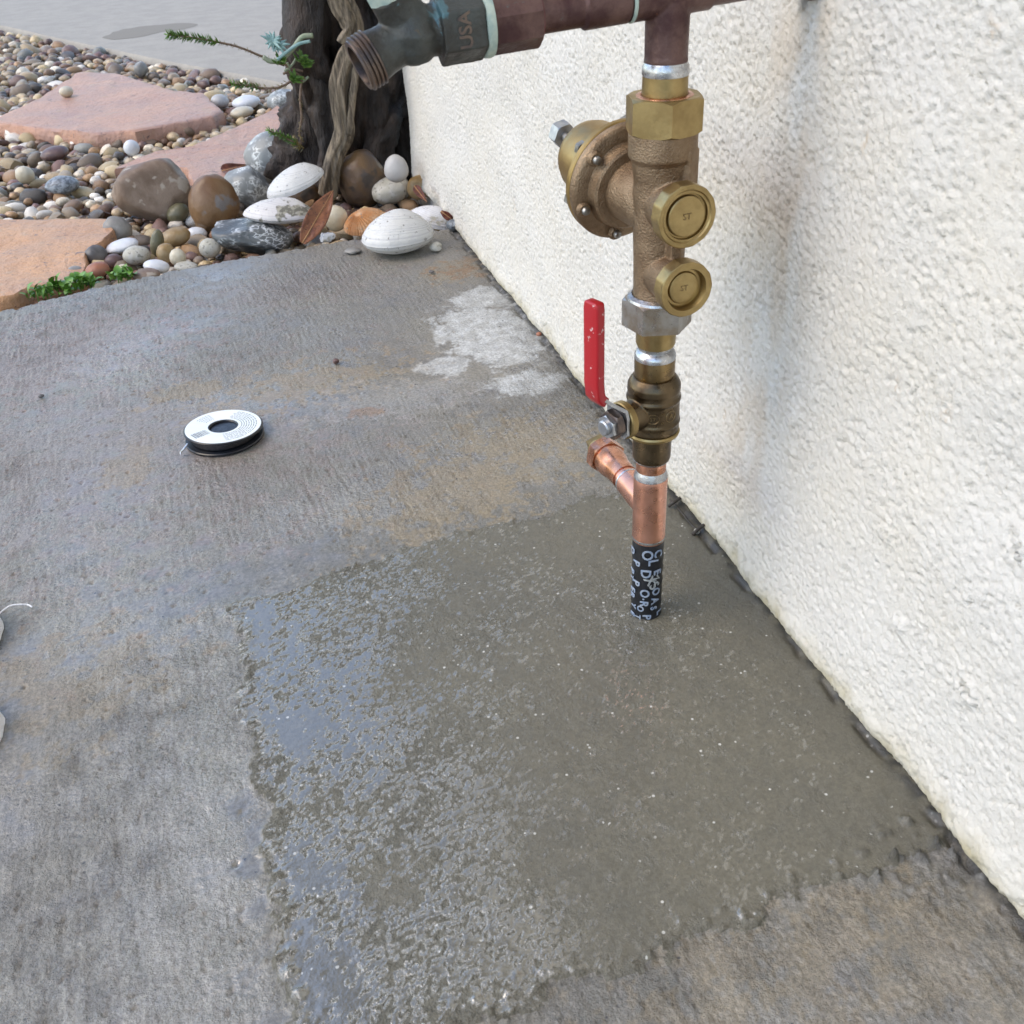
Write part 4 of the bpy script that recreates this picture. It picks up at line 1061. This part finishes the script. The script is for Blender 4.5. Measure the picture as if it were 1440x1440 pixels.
botl = scatter(16000, .008, .016, .62, GZ - .010, GZ - .004, {}, False)
pm_list = [rock_mesh('pebble', 200 + i, (1.15 + .3 * (i % 3 == 0), .85 + .1 * (i % 2), .50 + .13 * (i % 4)), .22, 1.2, .35 * (i % 3 == 1) + .2 * (i % 3 == 2), 2, 0, .05) for i in range(18)]
for me in pm_list: me.materials.append(m_peb)
def inview(p):
    c = RC.T @ (np.array(p[:3]) - CAM); u = 720 + FPX * c[0] / c[2]; v = 720 + FPX * c[1] / c[2]
    return -10 < u < 1450 and -10 < v < 1450, p[3] / c[2]
vis = sorted([p for p in topl if inview(p)[0]], key=lambda p: -inview(p)[1])
single = vis[:300]; ss = set(id(p) for p in single)
for p in single:
    o = bpy.data.objects.new('pebble', rr.choice(pm_list)); COL.objects.link(o); o.parent = bed
    o.location = p[:3]; o.scale = (p[3],) * 3; o.rotation_euler = (rr.gauss(0, .25), rr.gauss(0, .25), rr.uniform(0, 6.28))
    t = rr.choice(TONES); k = rr.uniform(.95, 1.45); o.color = (min(1, t[0] * k * 1.1), min(1, t[1] * k), min(1, t[2] * k * .86), 1)
# the rest: one mass of gravel
vb = []; fb = []; cb = []; nb = 0
base_m = [rock_mesh('g', 300 + i, (1.15, .92, .62 + .1 * (i % 3)), .22, 1.2, .3 * (i % 2), 2, 0, .05) for i in range(8)]
base_m = [(np.array([v.co[:] for v in m.vertices]), np.array([p.vertices[:] for p in m.polygons])) for m in base_m]
for p in [q for q in topl if id(q) not in ss] + botl:
    v, f = rr.choice(base_m); a = rr.uniform(0, 6.28); b = rr.gauss(0, .25)
    Rm = np.array(Matrix.Rotation(a, 3, 'Z') @ Matrix.Rotation(b, 3, 'X')); w = v @ Rm.T * p[3] + np.array(p[:3])
    vb.append(w); fb.append(f + nb); nb += len(w); t = np.array(rr.choice(TONES)) * rr.uniform(.95, 1.45) * np.array([1.1, 1, .86])
    cb.append(np.repeat(np.append(np.minimum(t, 1), 1)[None], len(w), 0))
vb = np.concatenate(vb); fb = np.concatenate(fb); cb = np.concatenate(cb)
me = bpy.data.meshes.new('gravel'); me.vertices.add(len(vb)); me.vertices.foreach_set('co', vb.astype(np.float32).ravel())
me.loops.add(fb.size); me.loops.foreach_set('vertex_index', fb.astype(np.int32).ravel()); me.polygons.add(len(fb))
me.polygons.foreach_set('loop_start', np.arange(0, fb.size, 3, dtype=np.int32)); me.polygons.foreach_set('loop_total', np.full(len(fb), 3, np.int32)); me.update(calc_edges=True)
ca = me.attributes.new('tone', 'FLOAT_COLOR', 'POINT'); ca.data.foreach_set('color', cb.astype(np.float32).ravel()); smooth(me, 180)
gr = link('gravel', me, m_grav, bed); tag(gr, kind='stuff')

lit = MB(); rl = random.Random(5)
for _ in range(90):
    p = rl.choice(topl[:]); L_ = rl.uniform(.008, .022); w_ = L_ * rl.uniform(.15, .4); a = rl.uniform(0, 6.28)
    if p[1] > 2.4: continue
    M_ = Matrix.Translation((p[0] + rl.uniform(-.02, .02), p[1] + rl.uniform(-.02, .02), p[2] + p[3] * .35)) @ Matrix.Rotation(a, 4, 'Z') @ Matrix.Rotation(rl.gauss(0, .4), 4, 'X') @ Matrix.Rotation(rl.gauss(0, .4), 4, 'Y')
    lit.add([(-L_, 0, 0), (-.3 * L_, -w_, .2 * w_), (.4 * L_, -w_ * .8, .3 * w_), (L_, 0, 0), (.4 * L_, w_ * .8, .3 * w_), (-.3 * L_, w_, .2 * w_), (0, 0, -.2 * w_)], [(0, 1, 6), (1, 2, 6), (2, 3, 6), (3, 4, 6), (4, 5, 6), (5, 0, 6)], M_)
lo = lit.build('leaf_litter', plain('litter', (.10, .05, .025), (.05, .03, .02), .7, 60), bed, 60); tag(lo, kind='stuff')

# ------------------------------------------------------------------ old tree trunk beside the wall corner
M = Mat('dark_bark'); _v = M.n('ShaderNodeMapping'); _v.inputs['Scale'].default_value = (1, 1, .22); M.l(M.co(), _v.inputs[0])
_f = M.mapr(M.noise(28, 6, .7, _v.outputs[0]), .35, .68); _c = M.mix(_f, (.014, .009, .007), (.055, .036, .026))
_c = M.mix(M.mapr(M.noise(7, 4), .56, .72), _c, (.12, .085, .062)); M.col(_c); M.set(Roughness=.55)
M.bump(M.noise(45, 6, .7, _v.outputs[0]), .014); m_bark = M.m
M = Mat('pale_bark'); _v = M.n('ShaderNodeMapping'); _v.inputs['Scale'].default_value = (1, 1, .12); M.l(M.co(), _v.inputs[0])
_f = M.mapr(M.noise(110, 5, .7, _v.outputs[0]), .40, .62); M.col(M.mix(_f, (.075, .058, .04), (.27, .215, .15))); M.set(Roughness=.75)
M.bump(M.noise(120, 5, .7, _v.outputs[0]), .004); m_vine = M.m

tree = empty('tree', tuple(at(500, 232, GZ)))
tag(tree, 'gnarled dark tree trunk growing beside the wall corner', 'tree')
tl = Vector(tree.location)
def gnarl(seed, amp=.16, n=7):
    def fn(t, a):
        return 1 + amp * sin(a * n + 3 * noise.noise(Vector((t * 2, seed, 0)))) * .5 + amp * 1.4 * noise.noise(Vector((cos(a) * 1.4, sin(a) * 1.4, t * 4 + seed))) + amp * .8 * noise.noise(Vector((cos(a) * 3.5, sin(a) * 3.5, t * 7 + seed))) - amp * .9 * max(0, .22 - abs(noise.noise(Vector((cos(a) * 5, sin(a) * 5, t * 5 + seed * 2))))) * 2 + amp * .35 * noise.noise(Vector((cos(a) * 11, sin(a) * 11, t * 22 + seed)))
    return fn
def trunk(name, pxs, rad, seed, seg=56, n=80, amp=.16, ridges=7, mat=None, parent=None):
    pts = [Vector(atY(x, y, yy)) - tl for x, y, yy in pxs]
    sp = spline(pts, n); rs_ = spline([(r, 0, 0) for r in rad], n)
    return MB().tube(sp, [float(r[0]) for r in rs_], seg, True, gnarl(seed, amp, ridges)).build(name, mat or m_bark, parent or tree, 180)
TY = 1.50
trunk('trunk', [(510, 290, TY), (508, 215, TY), (505, 120, TY), (512, 20, TY), (500, -120, TY), (520, -330, TY + .05), (500, -700, TY + .1)], [.135, .122, .112, .118, .105, .095, .08], 1, 150, 200, amp=.26, ridges=9)
trunk('limb', [(448, 150, TY - .07), (438, 95, TY - .10), (432, 60, TY - .11), (430, -20, TY - .10), (415, -150, TY - .1), (380, -420, TY - .1)], [.030, .040, .040, .034, .03, .025], 3, 32, 50, .2, 5)
trunk('root', [(430, 70, TY - .06), (452, 110, TY - .10), (462, 160, TY - .11), (470, 215, TY - .11), (468, 262, TY - .10)], [.036, .034, .032, .030, .036], 5, 32, 50, .22, 5)
trunk('burl', [(400, 255, TY - .02), (415, 215, TY - .02), (425, 170, TY - .02), (425, 130, TY)], [.052, .050, .038, .025], 8, 32, 40, .25, 6)
trunk('root', [(575, 260, TY - .03), (568, 210, TY - .03), (560, 150, TY - .03), (560, 60, TY - .01)], [.05, .045, .05, .05], 11, 32, 40, .25, 6)
trunk('root', [(540, 262, TY - .12), (530, 215, TY - .12), (545, 165, TY - .10), (560, 120, TY - .06)], [.03, .026, .03, .03], 13, 28, 40, .3, 5)

vine = empty('woody_vine', tuple(at(463, 268, -.02))); vl = Vector(vine.location); VY = TY - .20
tag(vine, 'pale fibrous twisted vine stem standing in front of the dark trunk', 'vine')
tl = vl
vx = [(460, 275, VY), (464, 250, VY), (472, 218, VY), (484, 185, VY), (480, 150, VY), (478, 120, VY), (487, 85, VY), (498, 55, VY), (492, 25, VY), (478, 0, VY), (470, -60, VY), (480, -200, VY)]
trunk('stem', vx, [.017, .016, .0155, .017, .0165, .017, .0165, .0165, .019, .019, .018, .016], 21, 40, 90, .18, 9, m_vine, vine)
trunk('strand', [(490, 190, VY - .01), (494, 150, VY - .012), (498, 120, VY - .012), (502, 85, VY - .01), (506, 60, VY - .005), (500, 20, VY - .01), (484, -15, VY - .015)], [.006, .0065, .007, .007, .0075, .007, .006], 23, 20, 60, .25, 4, m_vine, vine)
trunk('strand', [(478, 60, VY - .015), (492, 35, VY - .018), (486, 10, VY - .018), (468, -20, VY - .018)], [.006, .008, .008, .006], 25, 20, 40, .25, 4, m_vine, vine)

# ------------------------------------------------------------------ succulent sprigs
m_leafg = plain('needle_green', (.07, .155, .025), (.12, .22, .04), .45, 80)
m_leafo = plain('fading_needle', (.22, .17, .05), (.16, .13, .06), .5, 80)
m_blue = plain('blue_succulent', (.17, .30, .30), (.24, .38, .36), .4, 60)
m_twig = plain('brown_twig', (.13, .08, .05), (.20, .14, .10), .7, 90)
m_pale_twig = plain('pale_stem', (.22, .27, .17), (.28, .31, .22), .55, 60)
def leafy(mb, path_pts, n, ln, w, seed, t0=0.0, t1=1.0, droop=.2):
    r_ = random.Random(seed); P = [Vector(p) for p in path_pts]
    for k in range(n):
        t = t0 + (t1 - t0) * (k + r_.random()) / n; i = min(int(t * (len(P) - 1)), len(P) - 2); p = P[i].lerp(P[i + 1], t * (len(P) - 1) - i)
        tg = (P[i + 1] - P[i]).normalized(); rd = Vector((r_.gauss(0, 1), r_.gauss(0, 1), r_.gauss(0, 1))); rd = (rd - tg * rd.dot(tg)).normalized()
        d = (rd + tg * r_.uniform(.3, .9)).normalized(); L_ = ln * r_.uniform(.7, 1.2); s_ = d.cross(tg).normalized(); u_ = s_.cross(d)
        q = p + d * L_; m_ = p + d * L_ * .5
        mb.add([p - s_ * w * .4, p + s_ * w * .4, m_ + s_ * w, q, m_ - s_ * w, m_ + u_ * w * .7, m_ - u_ * w * .5], [(0, 1, 5), (1, 2, 5), (2, 3, 5), (3, 4, 5), (4, 0, 5), (0, 6, 1), (1, 6, 2), (2, 6, 3), (3, 6, 4), (4, 6, 0)])
    return mb
suc = empty('trailing_succulent', tuple(at(432, 130, -.02))); sl = Vector(suc.location); SY = 1.34
tag(suc, 'trailing green and blue succulent sprigs at left of the trunk', 'plant')
def W_(pts, y): return [Vector(atY(x, yy, y)) - sl for x, yy in pts]
def sprig(pts, y, n, ln, w, seed, mat, t0, t1, tr=.0022, tm=None, nm='sprig'):
    sp = spline(W_(pts, y), 30); st = MB().tube(sp, [tr * (1 - .4 * i / 29) for i in range(30)], 8).build(nm, tm or m_twig, suc, 180)
    leafy(MB(), sp, n, ln, w, seed, t0, t1).build('needles', mat, st, 40)
    return st
s1_ = sprig([(400, 92), (370, 80), (335, 66), (300, 58), (265, 52), (236, 49)], SY, 190, .011, .0016, 1, m_leafg, .55, 1.0)
leafy(MB(), spline(W_([(400, 92), (370, 80), (335, 66), (300, 58)], SY), 20), 60, .007, .001, 9, 0, 1).build('needles', m_leafo, s1_, 40)
s2_ = sprig([(412, 112), (395, 122), (370, 124), (345, 120), (326, 118)], SY, 70, .011, .0016, 2, m_leafg, .55, 1.0)
leafy(MB(), spline(W_([(405, 116), (385, 124), (360, 122), (342, 116)], SY), 20), 50, .009, .0012, 10, 0, 1).build('needles', m_leafo, s2_, 40)
sprig([(424, 112), (422, 140), (424, 165), (421, 185), (424, 200)], SY - .02, 60, .006, .001, 3, m_leafo, .2, 1.0, .0024)
sprig([(424, 202), (410, 198), (395, 190), (378, 184)], SY - .03, 90, .010, .0018, 4, m_leafg, .1, 1.0)
leafy(MB(), spline(W_([(428, 208), (418, 206), (412, 196)], SY - .03), 10), 40, .012, .0014, 12).build('needles', m_leafo, suc, 40)
st = MB().tube(spline(W_([(440, 50), (425, 52), (412, 68), (395, 84), (380, 86), (370, 80)], SY - .02), 30), .0042, 10).build('blue_stem', m_pale_twig, suc, 180)
MB().tube(spline(W_([(436, 58), (420, 62), (402, 74), (390, 84)], SY - .03), 20), .0028, 8).build('blue_stem', m_blue, suc, 180)
for k, (x, y) in enumerate([(384, 60), (392, 66)]):
    ro = MB(); c = W_([(x, y)], SY - .02)[0]; r_ = random.Random(k)
    for i in range(11):
        a = 2 * pi * i / 11 + r_.uniform(-.2, .2); e = r_.uniform(-.1, 1.0); d = Vector((cos(a) * cos(e), -.2 + sin(a) * .4, sin(a) * cos(e) * .8 + .2)).normalized()
        L_ = r_.uniform(.013, .024); sp = [c, c + d * L_ * .5 + Vector((0, 0, .002)), c + d * L_]
        ro.tube(sp, [.0022, .0030, .0004], 8)
    ro.build('rosette', m_blue, suc, 60)
for k, pts in enumerate([[(395, 86), (408, 96), (418, 104), (430, 112)], [(404, 88), (412, 108), (424, 115), (434, 108)], [(398, 104), (412, 98), (426, 100)], [(418, 80), (410, 92), (400, 100)]]):
    MB().tube(spline(W_(pts, SY - .01), 16), .0022, 8).build('twig', m_pale_twig if k % 2 else m_twig, suc, 180)
for k, (x, y) in enumerate([(391, 92), (420, 88), (412, 118), (428, 96)]):
    p0 = W_([(x, y)], SY - .02)[0]; leafy(MB(), [p0, p0 + Vector((.006, -.004, .012))], 16, .016, .0035, 60 + k).build('leaf_tuft', m_leafg, suc, 40)

# weeds at the patio edge
m_weed = plain('weed_green', (.085, .22, .03), (.15, .30, .05), .4, 60)
def weed(name, spots, label, seed):
    c = at(*spots[0][:2], -.02); root = empty(name, (c[0], c[1], -.03)); r_ = random.Random(seed)
    for (x, y, n) in spots:
        p0 = Vector(at(x, y, -.012)) - Vector(root.location)
        MB().tube([p0 + Vector((0, 0, -.015)), p0 + Vector((.002, 0, .004)), p0 + Vector((.003, .002, .014))], .001, 6).build('stalk', m_weed, root, 180)
        lf = MB()
        for k in range(n):
            a = r_.uniform(0, 6.28); e = r_.uniform(.1, 1.1); d = Vector((cos(a) * cos(e), sin(a) * cos(e), sin(e))); L_ = r_.uniform(.010, .021); s_ = d.cross(Vector((0, 0, 1))).normalized(); u_ = s_.cross(d)
            b0 = p0 + Vector((r_.uniform(-.012, .012), r_.uniform(-.006, .006), r_.uniform(-.003, .010))); w = L_ * r_.uniform(.22, .36)
            rows = []
            for i, (t, ww, z) in enumerate([(0, .1, 0), (.3, .8, .12), (.6, 1, .15), (.85, .6, .08), (1, .05, -.02)]):
                m_ = b0 + d * L_ * t + u_ * L_ * z; rows += [m_ - s_ * w * ww + u_ * L_ * .08 * ww, m_, m_ + s_ * w * ww + u_ * L_ * .08 * ww]
            lf.add(rows, [q for i in range(4) for q in ((i * 3, i * 3 + 1, i * 3 + 4, i * 3 + 3), (i * 3 + 1, i * 3 + 2, i * 3 + 5, i * 3 + 4))])
        lf.build('leaves', m_weed, root, 180)
    return tag(root, label, 'weed')
weed('green_weed', [(65, 416, 16), (80, 408, 16), (98, 412, 20), (112, 406, 20), (126, 404, 16), (52, 420, 10)], 'low green weed along the patio edge below the orange flagstone', 4)
weed('green_weed', [(165, 395, 12), (178, 392, 14)], 'small green weed tuft beside the terracotta stone', 6)

# dead leaves
M = Mat('dead_leaf'); _c = M.mix(M.mapr(M.noise(60, 5, .7), .4, .65), (.26, .10, .045), (.15, .05, .025)); _c = M.mix(M.mapr(M.noise(230, 3), .62, .66), _c, (.05, .025, .015)); M.col(_c); M.set(Roughness=.4); M.bump(M.noise(120, 4), .001); m_dead = M.m
m_rib = plain('leaf_rib', (.40, .22, .10), (.34, .18, .08), .5)
m_dred = plain('red_dead_leaf', (.13, .035, .022), (.075, .025, .018), .5, 60, .001, 120)
def leaf(base, tip, width, bend, label, mat, curl=.3, name='dead_leaf', side=None):
    b = Vector(base); t = Vector(tip); ax = (t - b); L_ = ax.length; ax.normalize()
    tocam = (Vector(CAM) - (b + t) / 2).normalized(); s_ = ax.cross(tocam).normalized(); n_ = s_.cross(ax)
    nu, nv = 24, 8; vs = []; fs = []
    for i in range(nu + 1):
        u = i / nu; w = width * (sin(pi * min(1, u * .93 + .05)) ** .8) * (1 - .35 * u)
        for j in range(nv + 1):
            v = j / nv * 2 - 1
            p = b + ax * L_ * u + s_ * (w * v) + n_ * (bend * sin(pi * u) + curl * w * (abs(v) ** 1.5) + .002 * noise.noise(Vector((u * 6, v * 2, L_ * 50))))
            vs.append(p)
    m_ = nv + 1
    for i in range(nu):
        for j in range(nv): fs.append((i * m_ + j, i * m_ + j + 1, (i + 1) * m_ + j + 1, (i + 1) * m_ + j))
    o = MB().add(vs, fs).build(name, mat, None, 180)
    so = o.modifiers.new('s', 'SOLIDIFY'); so.thickness = .0006
    MB().tube([b + ax * L_ * (i / 12) + n_ * (bend * sin(pi * i / 12) + .0006) for i in range(13)], [.0011 * (1 - .6 * i / 12) for i in range(13)], 6).build('midrib', m_rib, o, 180)
    return tag(o, label, 'leaf')
leaf(at(425, 342, .004), atY(468, 268, at(425, 342, .004)[1] + .055), .020, .004, 'large brown dead leaf leaning on the vine between shells', m_dead)
leaf(at(312, 240, -.002), at(346, 232, .02), .013, .006, 'curled reddish dead leaf on the pink flagstone by the grey boulder', m_dred, .6)
leaf(at(583, 262, .03), at(600, 284, .025), .008, .003, 'dark red dead leaf hanging over the broken shell', m_dred, .5)
leaf(at(620, 297, .03), at(640, 312, .012), .007, .003, 'small dark red leaf scrap between broken shell and wall', m_dred, .5)
# twigs and grit at the foot of the wall
m_dtwig = plain('dark_twig', (.02, .017, .014), (.05, .04, .032), .6, 90)
def twig(pts, r, label):
    o = MB().tube(spline([at(x, y, z) for x, y, z in pts], 14), r, 8).build('twig', m_dtwig); return tag(o, label, 'twig')
twig([(974, 752, .003), (982, 744, .006), (990, 738, .008)], .0016, 'short black twig stub by the wall right of the copper tee')
twig([(942, 702, .003), (955, 716, .004), (970, 735, .004), (984, 748, .003)], .0009, 'thin grey root along the foot of the wall behind the pipe')
twig([(940, 712, .004), (948, 706, .009), (957, 700, .006)], .0016, 'crooked dark twig against the wall just behind the pipe')

for o in bpy.data.objects:
    if o.type == 'MESH' and o.parent is None and 'kind' not in o and 'label' not in o: print('UNTAGGED', o.name)
